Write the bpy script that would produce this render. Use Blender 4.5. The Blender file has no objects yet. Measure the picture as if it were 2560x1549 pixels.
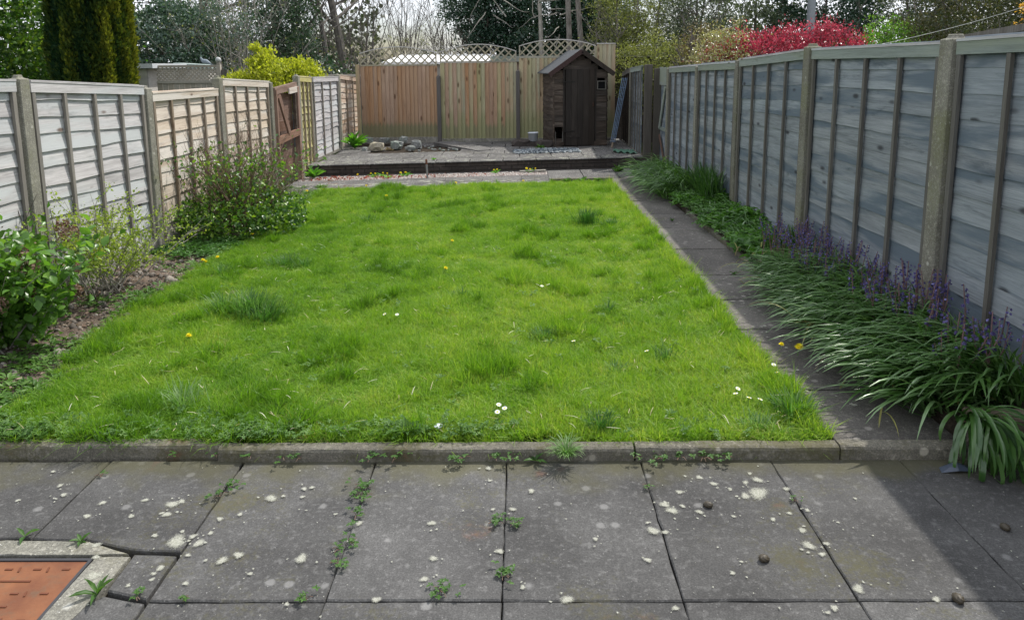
import bpy, bmesh, math, random
import numpy as np
from mathutils import Vector, Matrix, Euler
R = math.radians
rnd = random.Random(7)
rng = np.random.default_rng(7)
SC = bpy.context.scene
COL = SC.collection

# ---------------------------------------------------------------- camera
FPX, CXP, CYP, CAMH = 1818.0, 1280.0, 456.0, 1.80
pit = math.atan((CYP - 163) / FPX); yaw = R(.63); rol = R(.5)
f_ = Vector((-math.sin(yaw) * math.cos(pit), math.cos(yaw) * math.cos(pit), -math.sin(pit)))
r_ = f_.cross(Vector((0, 0, 1))).normalized(); u_ = r_.cross(f_)
r2 = r_ * math.cos(rol) - u_ * math.sin(rol); u2 = u_ * math.cos(rol) + r_ * math.sin(rol)
cam = bpy.data.cameras.new('camera')
cam.sensor_width = 36; cam.lens = FPX / 2560 * 36
cam.shift_y = -(774.5 - CYP) / 2560
cam.clip_start = .05; cam.clip_end = 600
camo = bpy.data.objects.new('camera', cam); COL.objects.link(camo)
M = Matrix((r2, u2, -f_)).transposed().to_4x4(); M.translation = Vector((0, 0, CAMH))
camo.matrix_world = M
SC.camera = camo

# ---------------------------------------------------------------- world, sun, exposure
SUN = Vector((.525, .56, 1.0)).normalized()
el = math.asin(SUN.z); az = math.atan2(SUN.x, SUN.y)
w = bpy.data.worlds.new('World'); SC.world = w; w.use_nodes = True
wn = w.node_tree; wn.nodes.clear()
wo = wn.nodes.new('ShaderNodeOutputWorld'); wb = wn.nodes.new('ShaderNodeBackground')
sk = wn.nodes.new('ShaderNodeTexSky'); sk.sky_type = 'NISHITA'; sk.sun_disc = False
sk.sun_elevation = el; sk.sun_rotation = az; sk.air_density = 1.0; sk.dust_density = 1.2
tc = wn.nodes.new('ShaderNodeTexCoord')
mp = wn.nodes.new('ShaderNodeMapping'); mp.inputs['Scale'].default_value = (1, 1, 2.6)
cn = wn.nodes.new('ShaderNodeTexNoise'); cn.inputs['Scale'].default_value = 2.3
cn.inputs['Detail'].default_value = 7; cn.inputs['Roughness'].default_value = .55
cr = wn.nodes.new('ShaderNodeMapRange'); cr.inputs[1].default_value = .36; cr.inputs[2].default_value = .52
mx = wn.nodes.new('ShaderNodeMix'); mx.data_type = 'RGBA'
mx.inputs[7].default_value = (12.5, 12.9, 13.8, 1)
wn.links.new(tc.outputs['Generated'], mp.inputs[0]); wn.links.new(mp.outputs[0], cn.inputs['Vector'])
wn.links.new(cn.outputs['Fac'], cr.inputs[0]); wn.links.new(cr.outputs[0], mx.inputs[0])
wn.links.new(sk.outputs[0], mx.inputs[6]); wn.links.new(mx.outputs[2], wb.inputs[0])
wb.inputs[1].default_value = .112
wn.links.new(wb.outputs[0], wo.inputs[0])
sl = bpy.data.lights.new('sun', 'SUN'); sl.energy = 5.0; sl.angle = R(.9); sl.color = (1, .955, .88)
so = bpy.data.objects.new('sun', sl); COL.objects.link(so)
so.rotation_euler = SUN.to_track_quat('Z', 'Y').to_euler()
SC.view_settings.view_transform = 'Standard'; SC.view_settings.look = 'None'
SC.view_settings.gamma = 1; SC.view_settings.use_curve_mapping = False
SC.view_settings.exposure = 0.0

# ---------------------------------------------------------------- object helpers
def tag(o, label=None, cat=None, group=None, kind=None):
    if label: o['label'] = label
    if cat: o['category'] = cat
    if group: o['group'] = group
    if kind: o['kind'] = kind
    return o

def empty(name, loc=(0, 0, 0), rz=0.0, rx=0.0, ry=0.0):
    o = bpy.data.objects.new(name, None); COL.objects.link(o)
    o.location = loc; o.rotation_euler = (rx, ry, rz); o.empty_display_size = .1
    return o

class MB:
    def __init__(s): s.v = []; s.f = []; s.mi = []
    def add(s, vs, fs, m=0):
        b = len(s.v); s.v.extend([tuple(v) for v in vs]); s.f.extend([tuple(b + i for i in f) for f in fs]); s.mi.extend([m] * len(fs))
    def box(s, x0, x1, y0, y1, z0, z1, m=0, mat=None):
        vs = [Vector(p) for p in ((x0, y0, z0), (x1, y0, z0), (x1, y1, z0), (x0, y1, z0), (x0, y0, z1), (x1, y0, z1), (x1, y1, z1), (x0, y1, z1))]
        if mat is not None: vs = [mat @ v for v in vs]
        s.add(vs, [(0, 3, 2, 1), (4, 5, 6, 7), (0, 1, 5, 4), (1, 2, 6, 5), (2, 3, 7, 6), (3, 0, 4, 7)], m)
    def beam(s, a, b, wd, th, up=(0, 0, 1), m=0):
        a = Vector(a); b = Vector(b); d = (b - a); L = d.length; d.normalize()
        side = d.cross(Vector(up)); side = side.normalized() if side.length > 1e-5 else Vector((1, 0, 0)); u = side.cross(d)
        mt = Matrix((d, side, u)).transposed().to_4x4(); mt.translation = a
        s.box(0, L, -wd / 2, wd / 2, -th / 2, th / 2, m, mt)
    def tube(s, pts, rad, n=6, m=0, cap=True):
        pts = [Vector(p) for p in pts]
        if not hasattr(rad, '__len__'): rad = [rad] * len(pts)
        b = len(s.v); k = len(pts)
        for i, p in enumerate(pts):
            d = (pts[min(i + 1, k - 1)] - pts[max(i - 1, 0)]).normalized()
            a = d.cross(Vector((.3, .2, 1))); a = a.normalized() if a.length > .1 else d.cross(Vector((1, 0, 0))).normalized()
            c = d.cross(a)
            for j in range(n):
                t = 2 * math.pi * j / n
                s.v.append(tuple(p + (a * math.cos(t) + c * math.sin(t)) * rad[i]))
        for i in range(k - 1):
            for j in range(n):
                j2 = (j + 1) % n
                s.f.append((b + i * n + j, b + i * n + j2, b + (i + 1) * n + j2, b + (i + 1) * n + j)); s.mi.append(m)
        if cap:
            s.f.append(tuple(b + j for j in range(n))[::-1]); s.mi.append(m)
            s.f.append(tuple(b + (k - 1) * n + j for j in range(n))); s.mi.append(m)
    def lathe(s, prof, n=16, c=(0, 0, 0), m=0):
        b = len(s.v)
        for r, z in prof:
            for j in range(n):
                t = 2 * math.pi * j / n; s.v.append((c[0] + r * math.cos(t), c[1] + r * math.sin(t), c[2] + z))
        for i in range(len(prof) - 1):
            for j in range(n):
                j2 = (j + 1) % n
                s.f.append((b + i * n + j, b + i * n + j2, b + (i + 1) * n + j2, b + (i + 1) * n + j)); s.mi.append(m)
    def mesh(s, name, mats, smooth=False):
        me = bpy.data.meshes.new(name); me.from_pydata(s.v, [], s.f)
        for mt in (mats if isinstance(mats, (list, tuple)) else [mats]): me.materials.append(mt)
        if any(s.mi): me.polygons.foreach_set('material_index', s.mi)
        if smooth: me.polygons.foreach_set('use_smooth', [True] * len(me.polygons))
        me.update(); return me
    def build(s, name, mats, parent=None, smooth=False, loc=None):
        o = bpy.data.objects.new(name, s.mesh(name, mats, smooth)); COL.objects.link(o)
        if parent is not None: o.parent = parent
        if loc is not None: o.location = loc
        return o

def inst_of(mesh, name, parent=None, loc=(0, 0, 0), rot=(0, 0, 0), scl=(1, 1, 1)):
    o = bpy.data.objects.new(name, mesh); COL.objects.link(o)
    if parent is not None: o.parent = parent
    o.location = loc; o.rotation_euler = rot; o.scale = scl
    return o

def bevel(me, w, seg=1, ang=40):
    bm = bmesh.new(); bm.from_mesh(me)
    es = [e for e in bm.edges if len(e.link_faces) == 2 and e.calc_face_angle(0) > R(ang)]
    bmesh.ops.bevel(bm, geom=es, offset=w, segments=seg, affect='EDGES', profile=.6)
    bm.to_mesh(me); bm.free(); return me

def prism(outline, z0, z1, ch=.006):
    """slab with slightly uneven outline, chamfered top edge"""
    m = MB(); n = len(outline)
    cx = sum(p[0] for p in outline) / n; cy = sum(p[1] for p in outline) / n
    ins = []
    for x, y in outline:
        d = math.hypot(x - cx, y - cy); k = 1 - ch * 1.2 / d
        ins.append((cx + (x - cx) * k, cy + (y - cy) * k))
    vs = [(x, y, z0) for x, y in outline] + [(x, y, z1 - ch) for x, y in outline] + [(x, y, z1) for x, y in ins]
    fs = [(i, (i + 1) % n, n + (i + 1) % n, n + i) for i in range(n)] + [(n + i, n + (i + 1) % n, 2 * n + (i + 1) % n, 2 * n + i) for i in range(n)]
    fs.append(tuple(range(2 * n, 3 * n)))
    m.add(vs, fs); return m

def rough_outline(corners, step=.06, jit=.0016):
    out = []
    n = len(corners)
    for i in range(n):
        a = Vector(corners[i]); b = Vector(corners[(i + 1) % n]); L = (b - a).length
        k = max(1, int(L / step)); nrm = Vector((-(b - a).y, (b - a).x)).normalized()
        for j in range(k):
            p = a.lerp(b, j / k) + nrm * (rnd.gauss(0, jit) if j else rnd.uniform(-.001, .003))
            out.append((p.x, p.y))
    return out

# ---------------------------------------------------------------- numpy mesh of many copies of one template
def many(name, tv, tf, pos, mats3, scl, tint, mat, parent=None, smooth=False):
    """tv (k,3) template verts, tf list of tris/quads of equal size, pos (n,3), mats3 (n,3,3), scl (n,) or (n,3)"""
    tv = np.asarray(tv, float); tf = np.asarray(tf, int); n = len(pos); k = len(tv); q = tf.shape[1]
    scl = np.asarray(scl, float)
    if scl.ndim == 1: scl = scl[:, None].repeat(3, 1)
    loc = tv[None] * scl[:, None, :]
    P = np.einsum('nij,nkj->nki', mats3, loc) + np.asarray(pos)[:, None, :]
    F = (tf[None] + (np.arange(n) * k)[:, None, None]).reshape(-1)
    me = bpy.data.meshes.new(name)
    me.vertices.add(n * k); me.vertices.foreach_set('co', P.reshape(-1))
    nf = n * len(tf)
    me.loops.add(nf * q); me.loops.foreach_set('vertex_index', F)
    me.polygons.add(nf); me.polygons.foreach_set('loop_start', np.arange(nf) * q); me.polygons.foreach_set('loop_total', np.full(nf, q))
    if smooth: me.polygons.foreach_set('use_smooth', np.ones(nf, bool))
    at = me.attributes.new('vt', 'FLOAT', 'POINT'); at.data.foreach_set('value', np.repeat(tint, k))
    me.materials.append(mat); me.update(calc_edges=True)
    if name.startswith('_'): return me
    o = bpy.data.objects.new(name, me); COL.objects.link(o)
    if parent is not None: o.parent = parent
    return o

def basis(dirs, nrm):
    """matrices whose local y = dirs (leaf length), local z ~ nrm"""
    d = dirs / (np.linalg.norm(dirs, axis=1, keepdims=True) + 1e-9)
    x = np.cross(d, nrm); x /= (np.linalg.norm(x, axis=1, keepdims=True) + 1e-9)
    z = np.cross(x, d)
    return np.stack([x, d, z], axis=2)

LEAF2_V = [(0, 0, 0), (.5, .45, .14), (0, 1, -.05), (-.5, .45, .14)]
LEAF2_F = [(0, 1, 2), (0, 2, 3)]
LEAF6_V = [(0, 0, 0), (.26, .2, .09), (.42, .5, .13), (.22, .82, .05), (0, 1.05, -.12), (-.22, .82, .05), (-.42, .5, .13), (-.26, .2, .09), (0, .5, .02)]
LEAF6_F = [(0, 1, 8), (1, 2, 8), (2, 3, 8), (3, 4, 8), (4, 5, 8), (5, 6, 8), (6, 7, 8), (7, 0, 8)]

def randdir(n, up=0.0, out=None, k=0.0):
    d = rng.normal(size=(n, 3)); d /= np.linalg.norm(d, axis=1, keepdims=True)
    d[:, 2] += up
    if out is not None: d += out * k
    return d / np.linalg.norm(d, axis=1, keepdims=True)

# ---------------------------------------------------------------- GN scatter
def proto_collection(name, meshes):
    c = bpy.data.collections.new(name)
    for i, me in enumerate(meshes):
        o = bpy.data.objects.new('%s_%02d' % (name, i), me); c.objects.link(o)
    return c

def scatter(name, protos, pos, rot, scl, idx, tint, parent=None):
    n = len(pos)
    me = bpy.data.meshes.new(name); me.vertices.add(n); me.vertices.foreach_set('co', np.asarray(pos, float).reshape(-1))
    for nm, ty, key, dat in (('rot', 'FLOAT_VECTOR', 'vector', rot), ('scl', 'FLOAT_VECTOR', 'vector', scl), ('idx', 'INT', 'value', idx), ('tint', 'FLOAT', 'value', tint)):
        a = me.attributes.new(nm, ty, 'POINT'); a.data.foreach_set(key, np.asarray(dat).reshape(-1))
    o = bpy.data.objects.new(name, me); COL.objects.link(o)
    if parent is not None: o.parent = parent
    ng = bpy.data.node_groups.new(name + '_nodes', 'GeometryNodeTree')
    ng.interface.new_socket('Geometry', in_out='INPUT', socket_type='NodeSocketGeometry')
    ng.interface.new_socket('Geometry', in_out='OUTPUT', socket_type='NodeSocketGeometry')
    N = ng.nodes; L = ng.links
    gi = N.new('NodeGroupInput'); go = N.new('NodeGroupOutput'); ip = N.new('GeometryNodeInstanceOnPoints')
    ci = N.new('GeometryNodeCollectionInfo'); ci.inputs['Collection'].default_value = protos
    ci.inputs['Separate Children'].default_value = True; ci.inputs['Reset Children'].default_value = True
    def na(nm, ty):
        x = N.new('GeometryNodeInputNamedAttribute'); x.data_type = ty; x.inputs['Name'].default_value = nm; return x.outputs['Attribute']
    L.new(gi.outputs[0], ip.inputs['Points']); L.new(ci.outputs[0], ip.inputs['Instance'])
    ip.inputs['Pick Instance'].default_value = True
    L.new(na('idx', 'INT'), ip.inputs['Instance Index'])
    er = N.new('FunctionNodeEulerToRotation'); L.new(na('rot', 'FLOAT_VECTOR'), er.inputs[0]); L.new(er.outputs[0], ip.inputs['Rotation'])
    L.new(na('scl', 'FLOAT_VECTOR'), ip.inputs['Scale']); L.new(ip.outputs[0], go.inputs[0])
    md = o.modifiers.new('scatter', 'NODES'); md.node_group = ng
    return o

# ---------------------------------------------------------------- materials
class NT:
    def __init__(s, name):
        s.m = bpy.data.materials.new(name); s.m.use_nodes = True; s.t = s.m.node_tree; s.t.nodes.clear()
        s.out = s.n('ShaderNodeOutputMaterial')
    def n(s, ty, **kw):
        x = s.t.nodes.new(ty)
        for k, v in kw.items(): setattr(x, k, v)
        return x
    def l(s, a, b): s.t.links.new(a, b)
    def put(s, sock, v):
        if isinstance(v, bpy.types.NodeSocket): s.l(v, sock)
        elif v is not None: sock.default_value = v
    def noise(s, vec, scale, detail=4, rough=.55, dist=0):
        x = s.n('ShaderNodeTexNoise'); s.put(x.inputs['Vector'], vec); x.inputs['Scale'].default_value = scale
        x.inputs['Detail'].default_value = detail; x.inputs['Roughness'].default_value = rough; x.inputs['Distortion'].default_value = dist
        return x.outputs['Fac']
    def voro(s, vec, scale, feat='F1', out='Distance', rand=1):
        x = s.n('ShaderNodeTexVoronoi', feature=feat); s.put(x.inputs['Vector'], vec); x.inputs['Scale'].default_value = scale
        x.inputs['Randomness'].default_value = rand
        return x.outputs[out]
    def map(s, vec, scale=(1, 1, 1), loc=(0, 0, 0)):
        x = s.n('ShaderNodeMapping'); s.put(x.inputs[0], vec); x.inputs['Scale'].default_value = scale; s.put(x.inputs['Location'], loc); return x.outputs[0]
    def rng(s, v, a, b, c=0, d=1, smooth=True):
        x = s.n('ShaderNodeMapRange'); x.interpolation_type = 'SMOOTHSTEP' if smooth else 'LINEAR'
        s.put(x.inputs[0], v); x.inputs[1].default_value = a; x.inputs[2].default_value = b; x.inputs[3].default_value = c; x.inputs[4].default_value = d
        return x.outputs[0]
    def mix(s, f, a, b, mode='MIX'):
        x = s.n('ShaderNodeMix', data_type='RGBA', blend_type=mode); s.put(x.inputs[0], f)
        s.put(x.inputs[6], a if not isinstance(a, tuple) else (*a[:3], 1)); s.put(x.inputs[7], b if not isinstance(b, tuple) else (*b[:3], 1))
        return x.outputs[2]
    def math(s, op, a, b=None, c=None):
        x = s.n('ShaderNodeMath', operation=op); s.put(x.inputs[0], a)
        if b is not None: s.put(x.inputs[1], b)
        if c is not None: s.put(x.inputs[2], c)
        return x.outputs[0]
    def ramp(s, f, stops):
        x = s.n('ShaderNodeValToRGB'); e = x.color_ramp.elements
        while len(e) < len(stops): e.new(.5)
        for i, (p, c) in enumerate(stops): e[i].position = p; e[i].color = (*c[:3], 1)
        s.put(x.inputs[0], f); return x.outputs[0]
    def attr(s, nm, ty='GEOMETRY'): x = s.n('ShaderNodeAttribute', attribute_name=nm, attribute_type=ty); return x.outputs['Fac']
    def pos(s): return s.n('ShaderNodeNewGeometry').outputs['Position']
    def obj(s): return s.n('ShaderNodeTexCoord').outputs['Object']
    def orand(s): return s.n('ShaderNodeObjectInfo').outputs['Random']
    def sep(s, v): x = s.n('ShaderNodeSeparateXYZ'); s.put(x.inputs[0], v); return x.outputs
    def bump(s, h, st=.3, d=.01): x = s.n('ShaderNodeBump'); s.put(x.inputs['Height'], h); x.inputs['Strength'].default_value = st; x.inputs['Distance'].default_value = d; return x.outputs[0]
    def bsdf(s, col, rough=.8, nrm=None, spec=.3, metal=0):
        x = s.n('ShaderNodeBsdfPrincipled'); s.put(x.inputs['Base Color'], col if not isinstance(col, tuple) else (*col[:3], 1)); s.put(x.inputs['Roughness'], rough)
        x.inputs['Specular IOR Level'].default_value = spec; x.inputs['Metallic'].default_value = metal
        if nrm is not None: s.l(nrm, x.inputs['Normal'])
        return x.outputs[0]
    def fin(s, sh): s.l(sh, s.out.inputs['Surface']); return s.m

def flat(name, col, rough=.6, spec=.3, metal=0, var=.0):
    t = NT(name)
    c = col
    if var: c = t.mix(t.noise(t.obj(), 9, 4), tuple(v * (1 - var) for v in col), tuple(min(1, v * (1 + var)) for v in col))
    return t.fin(t.bsdf(c, rough, None, spec, metal))

def wood(name, cols, axis='x', vary=.35, knots=.5, rough=.85, stain=None, scale=1.0, bumpst=.35, knotcol=(.10, .06, .04), foot=None, gain=1.0, ksize=1.0):
    cols = [tuple(min(.95, q * gain) for q in c_) for c_ in cols]
    if stain: stain = tuple(min(.95, q * gain) for q in stain)
    """weathered timber, grain along the given local axis"""
    t = NT(name); ob = t.obj(); r = t.orand()
    off = t.n('ShaderNodeCombineXYZ'); t.l(t.math('MULTIPLY', r, 37.0), off.inputs[0]); t.l(t.math('MULTIPLY', r, 91.0), off.inputs[1]); t.l(t.math('MULTIPLY', r, 53.0), off.inputs[2])
    va = t.n('ShaderNodeVectorMath', operation='ADD'); t.l(ob, va.inputs[0]); t.l(off.outputs[0], va.inputs[1]); v = va.outputs[0]
    S = {'x': (1.2, 30, 30), 'y': (30, 1.2, 30), 'z': (30, 30, 1.2)}[axis]
    S2 = {'x': (.5, 5, 5), 'y': (5, .5, 5), 'z': (5, 5, .5)}[axis]
    K = {'x': (1, 2.6, 2.6), 'y': (2.6, 1, 2.6), 'z': (2.6, 2.6, 1)}[axis]
    g = t.noise(t.map(v, tuple(a * scale for a in S)), 3.0, 6, .65, .6)
    g2 = t.noise(t.map(v, tuple(a * scale for a in S2)), 2.2, 4, .6, 1.0)
    c = t.ramp(t.math('ADD', t.math('MULTIPLY', g, .55), t.math('MULTIPLY', g2, .5)), [(.28, cols[0]), (.52, cols[1]), (.75, cols[2])])
    hv = t.n('ShaderNodeHueSaturation'); t.l(c, hv.inputs['Color']); t.l(t.rng(r, 0, 1, 1 - vary, 1 + vary * .6, False), hv.inputs['Value'])
    r2_ = t.math('FRACT', t.math('MULTIPLY', r, 17.31)); t.l(t.rng(r2_, 0, 1, .75, 1.15, False), hv.inputs['Saturation'])
    c = hv.outputs[0]
    if stain:
        big = t.noise(t.map(v, S2), .9, 5, .6, .5)
        c = t.mix(t.rng(big, .45, .60), c, stain)
        big2 = t.noise(t.map(v, {'x': (1.6, 9, 9), 'y': (9, 1.6, 9), 'z': (9, 9, 1.6)}[axis]), 1.3, 5, .7, .3)
        c = t.mix(t.rng(big2, .55, .72, 0, .55), c, tuple(q * .45 for q in stain))
    if knots:
        kv = t.map(v, tuple(a * 3.1 for a in K)); d = t.voro(kv, 1.0)
        sel = t.math('GREATER_THAN', t.sep(t.voro(kv, 1.0, out='Color'))[0], 1 - knots * .45)
        km = t.math('MULTIPLY', t.rng(d, .05 * ksize, .16 * ksize, 1, 0), sel)
        c = t.mix(t.math('MULTIPLY', km, .85), c, knotcol)
    if foot:
        z = t.sep(ob)[2]
        fm = t.math('ADD', t.rng(z, foot[0], foot[1], 1, 0, False), t.math('MULTIPLY', t.math('SUBTRACT', t.noise(t.map(ob, (7, 7, 1.5)), 3, 4), .5), .9))
        c = t.mix(t.rng(fm, .25, .75, 0, .8), c, foot[2])
    h = t.math('ADD', g, t.math('MULTIPLY', g2, .5))
    return t.fin(t.bsdf(c, rough, t.bump(h, bumpst, .006), .2))

_CC=0
def concrete(name, a, b, speck=(.5, .5, .47), speckth=.74, algae=None, red=None, scale=1.0, alg=(.52, .7), bumpst=.5, kerb=False):
    t = NT(name); p = t.pos()
    n1 = t.noise(p, 2.2 * scale, 6, .62); n2 = t.noise(p, 140 * scale, 3, .7); n3 = t.noise(p, 34 * scale, 4, .65)
    c = t.mix(t.rng(n1, .3, .7), a, b)
    c = t.mix(t.rng(n2, .35, .7), t.mix(.5, c, (0.03, .03, .03), 'MIX'), c)
    c = t.mix(t.math('MULTIPLY', t.rng(n3, .5, .75), .35), c, tuple(x * 2.0 for x in b))
    n4 = t.noise(p, 85 * scale, 3, .85)
    c = t.mix(t.rng(n4, .62, .70, 0, .55), c, tuple(min(.8, x * 2.6) for x in b)); c = t.mix(t.rng(n4, .36, .28, 0, .6), c, tuple(x * .3 for x in a))
    fv = t.voro(p, 9 * scale); fs = t.rng(t.math('ADD', fv, t.math('MULTIPLY', t.math('SUBTRACT', n3, .5), .25)), .10, .22, .38, 0)
    fsel = t.math('GREATER_THAN', t.sep(t.voro(p, 9 * scale, out='Color'))[1], .62)
    c = t.mix(t.math('MULTIPLY', fs, fsel), c, tuple(min(.7, x * 2.6) for x in b))
    if algae:
        am = t.math('ADD', t.noise(p, 1.3 * scale, 5, .7), t.math('MULTIPLY', t.math('SUBTRACT', t.noise(p, 60, 3), .5), .3))
        am = t.rng(am, alg[0], alg[1], 0, .75)
        if kerb:
            y = t.sep(p)[1]; near = t.rng(t.math('ADD', y, t.math('MULTIPLY', t.math('SUBTRACT', t.noise(p, 4, 4), .5), .8)), 2.86, 3.12, 0, .7)
            am = t.math('MAXIMUM', am, near)
        c = t.mix(am, c, algae)
    if red: c = t.mix(t.rng(t.math('ADD', t.noise(p, 2.6, 4, .6), t.math('MULTIPLY', n2, .12)), .70, .80, 0, .6), c, red)
    sp = t.rng(t.noise(p, 75 * scale, 4, .75), speckth, speckth + .05, 0, .8)
    sp = t.math('MULTIPLY', sp, t.rng(t.noise(p, 3.1, 3), .3, .62))
    c = t.mix(sp, c, speck)
    r = t.orand(); hv = t.n('ShaderNodeHueSaturation'); t.l(c, hv.inputs['Color']); t.l(t.rng(r, 0, 1, .84, 1.12, False), hv.inputs['Value']); c = hv.outputs[0]
    return t.fin(t.bsdf(c, .92, t.bump(t.math('ADD', n2, t.math('MULTIPLY', n3, .8)), bumpst, .004), .15))

def leafmat(name, cols, trans=.35, rough=.45, gloss=.35, back=None, inst=False, tcol=None):
    """cols: 3 base colours along tint 0..1; light passes through the blade"""
    t = NT(name)
    tt = t.attr('vt')
    if inst: tt = t.math('ADD', t.math('MULTIPLY', tt, .45), t.math('MULTIPLY', t.attr('tint', 'INSTANCER'), .55))
    c = t.ramp(tt, [(.0, cols[0]), (.5, cols[1]), (1.0, cols[2])] if len(cols) == 3 else [(.0, cols[0]), (.45, cols[1]), (.8, cols[2]), (.93, cols[3])])
    b = t.bsdf(c, rough, None, gloss)
    tr = t.n('ShaderNodeBsdfTranslucent')
    hv = t.n('ShaderNodeMix', data_type='RGBA', blend_type='MULTIPLY'); hv.inputs[0].default_value = 1
    t.l(c, hv.inputs[6]); hv.inputs[7].default_value = (*(tcol or (1.5, 1.6, .7)), 1)
    t.l(hv.outputs[2], tr.inputs[0])
    mx = t.n('ShaderNodeMixShader'); mx.inputs[0].default_value = trans; t.l(b, mx.inputs[1]); t.l(tr.outputs[0], mx.inputs[2])
    return t.fin(mx.outputs[0])

def soilmat(name, a, b, c3):
    t = NT(name); p = t.pos()
    n = t.noise(p, 9, 7, .7); n2 = t.noise(p, 60, 4, .7)
    c = t.ramp(t.math('ADD', t.math('MULTIPLY', n, .6), t.math('MULTIPLY', n2, .4)), [(.32, a), (.5, b), (.68, c3)])
    return t.fin(t.bsdf(c, .95, t.bump(t.math('ADD', n, n2), .8, .02), .1))

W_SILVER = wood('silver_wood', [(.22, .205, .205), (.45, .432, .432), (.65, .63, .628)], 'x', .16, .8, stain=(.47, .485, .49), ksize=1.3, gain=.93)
W_SILVERZ = wood('silver_wood_upright', [(.12, .11, .10), (.19, .175, .155), (.28, .255, .22)], 'z', .15, .2)
W_CREAM = wood('cream_wood', [(.30, .23, .175), (.50, .42, .34), (.62, .555, .47)], 'x', .16, .6, stain=(.56, .52, .47))
W_CREAMZ = wood('cream_wood_upright', [(.13, .10, .07), (.22, .175, .13), (.33, .27, .2)], 'z', .15, .2)
W_PINK = wood('pink_wood', [(.26, .18, .12), (.46, .34, .25), (.60, .50, .40)], 'x', .16, .5, stain=(.5, .45, .38))
W_YGREEN = wood('yellow_green_wood', [(.24, .2, .08), (.42, .38, .18), (.52, .50, .30)], 'x', .16, .4)
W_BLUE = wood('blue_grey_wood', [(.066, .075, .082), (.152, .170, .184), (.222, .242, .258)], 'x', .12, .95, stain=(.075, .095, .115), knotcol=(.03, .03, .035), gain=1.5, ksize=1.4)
W_BLUEZ = wood('grey_green_wood_upright', [(.062, .057, .05), (.118, .110, .097), (.17, .17, .155)], 'z', .12, .2)
W_BLUER = wood('grey_green_rail', [(.13, .15, .13), (.21, .245, .225), (.29, .32, .29)], 'x', .1, .2, stain=(.22, .25, .20))
W_CLOSE = wood('brown_close_board', [(.18, .10, .06), (.30, .19, .12), (.39, .27, .18)], 'z', .10, .9, stain=(.30, .20, .13), foot=(.12, .5, (.2, .21, .12)), knotcol=(.10, .05, .03), gain=1.3, ksize=1.7)
W_CLOSEG = wood('green_close_board', [(.18, .16, .09), (.29, .265, .16), (.36, .34, .22)], 'z', .12, .9, stain=(.30, .225, .15), foot=(.1, .9, (.26, .27, .14)), knotcol=(.10, .065, .035), gain=1.3, ksize=1.7)
W_LATH = wood('lath_wood', [(.2, .17, .12), (.33, .30, .22), (.42, .4, .31)], 'x', .25, 0)
W_GATE = wood('brown_gate_wood', [(.10, .052, .035), (.19, .105, .07), (.29, .18, .13)], 'z', .2, .3)
W_GATEX = wood('brown_gate_wood_level', [(.09, .05, .035), (.16, .095, .068), (.28, .2, .155)], 'x', .3, .3)
W_SHED = wood('dark_shed_wood', [(.022, .017, .014), (.062, .048, .039), (.17, .14, .115)], 'x', .3, .2)
W_SHEDZ = wood('dark_shed_door_wood', [(.018, .014, .012), (.032, .026, .022), (.055, .045, .038)], 'z', .2, .1)
W_BARGE = flat('dark_red_paint', (.04, .020, .018), .6, var=.3)
W_OLD = wood('old_sleeper_wood', [(.09, .07, .045), (.17, .135, .085), (.24, .2, .13)], 'x', .1, .2)
W_GREYF = wood('taupe_fence_paint', [(.30, .27, .225), (.38, .345, .295), (.44, .41, .36)], 'z', .12, .1)
W_DARKF = flat('dark_blue_fence_paint', (.09, .11, .13), .7, var=.2)
C_SLAB = concrete('weathered_paving', (.070, .069, .068), (.130, .1285, .126), algae=(.092, .088, .05), red=(.15, .078, .062), kerb=True, alg=(.54, .70))
C_PATH = concrete('weathered_path', (.12, .112, .102), (.2, .186, .17), algae=(.10, .094, .058), alg=(.58, .75))
C_TERR = concrete('terrace_paving', (.085, .081, .078), (.15, .144, .138), speck=(.7, .7, .66), speckth=.57, alg=(.6, .8), algae=(.13, .12, .08))
C_KERB = concrete('kerb_concrete', (.12, .112, .088), (.22, .205, .168), algae=(.085, .08, .04), red=(.2, .085, .055), alg=(.46, .62))
C_POST = concrete('post_concrete', (.20, .19, .155), (.30, .29, .245), algae=(.17, .175, .10), speck=(.45, .45, .4), speckth=.6, alg=(.45, .7), scale=1.3)
C_GRAV = concrete('gravel_board_concrete', (.22, .21, .18), (.36, .34, .3), algae=(.2, .2, .13), speckth=.7)
C_FRAME = concrete('rough_mortar', (.19, .185, .155), (.30, .29, .25), algae=(.17, .16, .1), speckth=.62, alg=(.5, .7), bumpst=.9)
C_BRICK = concrete('dark_brick', (.055, .045, .04), (.085, .07, .062), speck=(.3, .3, .28), speckth=.66, algae=(.045, .05, .035))
C_ROCK = concrete('rockery_stone', (.22, .225, .22), (.38, .39, .375), algae=(.16, .2, .165), alg=(.45, .6))
C_ROCKW = concrete('buff_stone', (.38, .34, .26), (.5, .46, .37), alg=(.5, .7), algae=(.4, .36, .2))
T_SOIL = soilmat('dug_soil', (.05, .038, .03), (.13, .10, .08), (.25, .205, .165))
T_DARK = soilmat('dark_soil', (.02, .017, .013), (.045, .036, .028), (.085, .07, .05))  # darker soil tone for the border and the bedding layers
T_THATCH = soilmat('lawn_thatch', (.035, .055, .012), (.06, .095, .02), (.10, .13, .035))
T_GRAVEL = soilmat('pink_gravel', (.2, .155, .14), (.34, .30, .275), (.5, .47, .44))
T_GROUND = soilmat('rough_ground', (.03, .04, .015), (.05, .065, .025), (.09, .09, .05))
GRASS = leafmat('grass_blade', [(.030, .092, .012), (.134, .283, .020), (.30, .42, .065), (.42, .37, .15)], .45, .5, .3, inst=True, tcol=(1.4, 1.45, .55))
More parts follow.
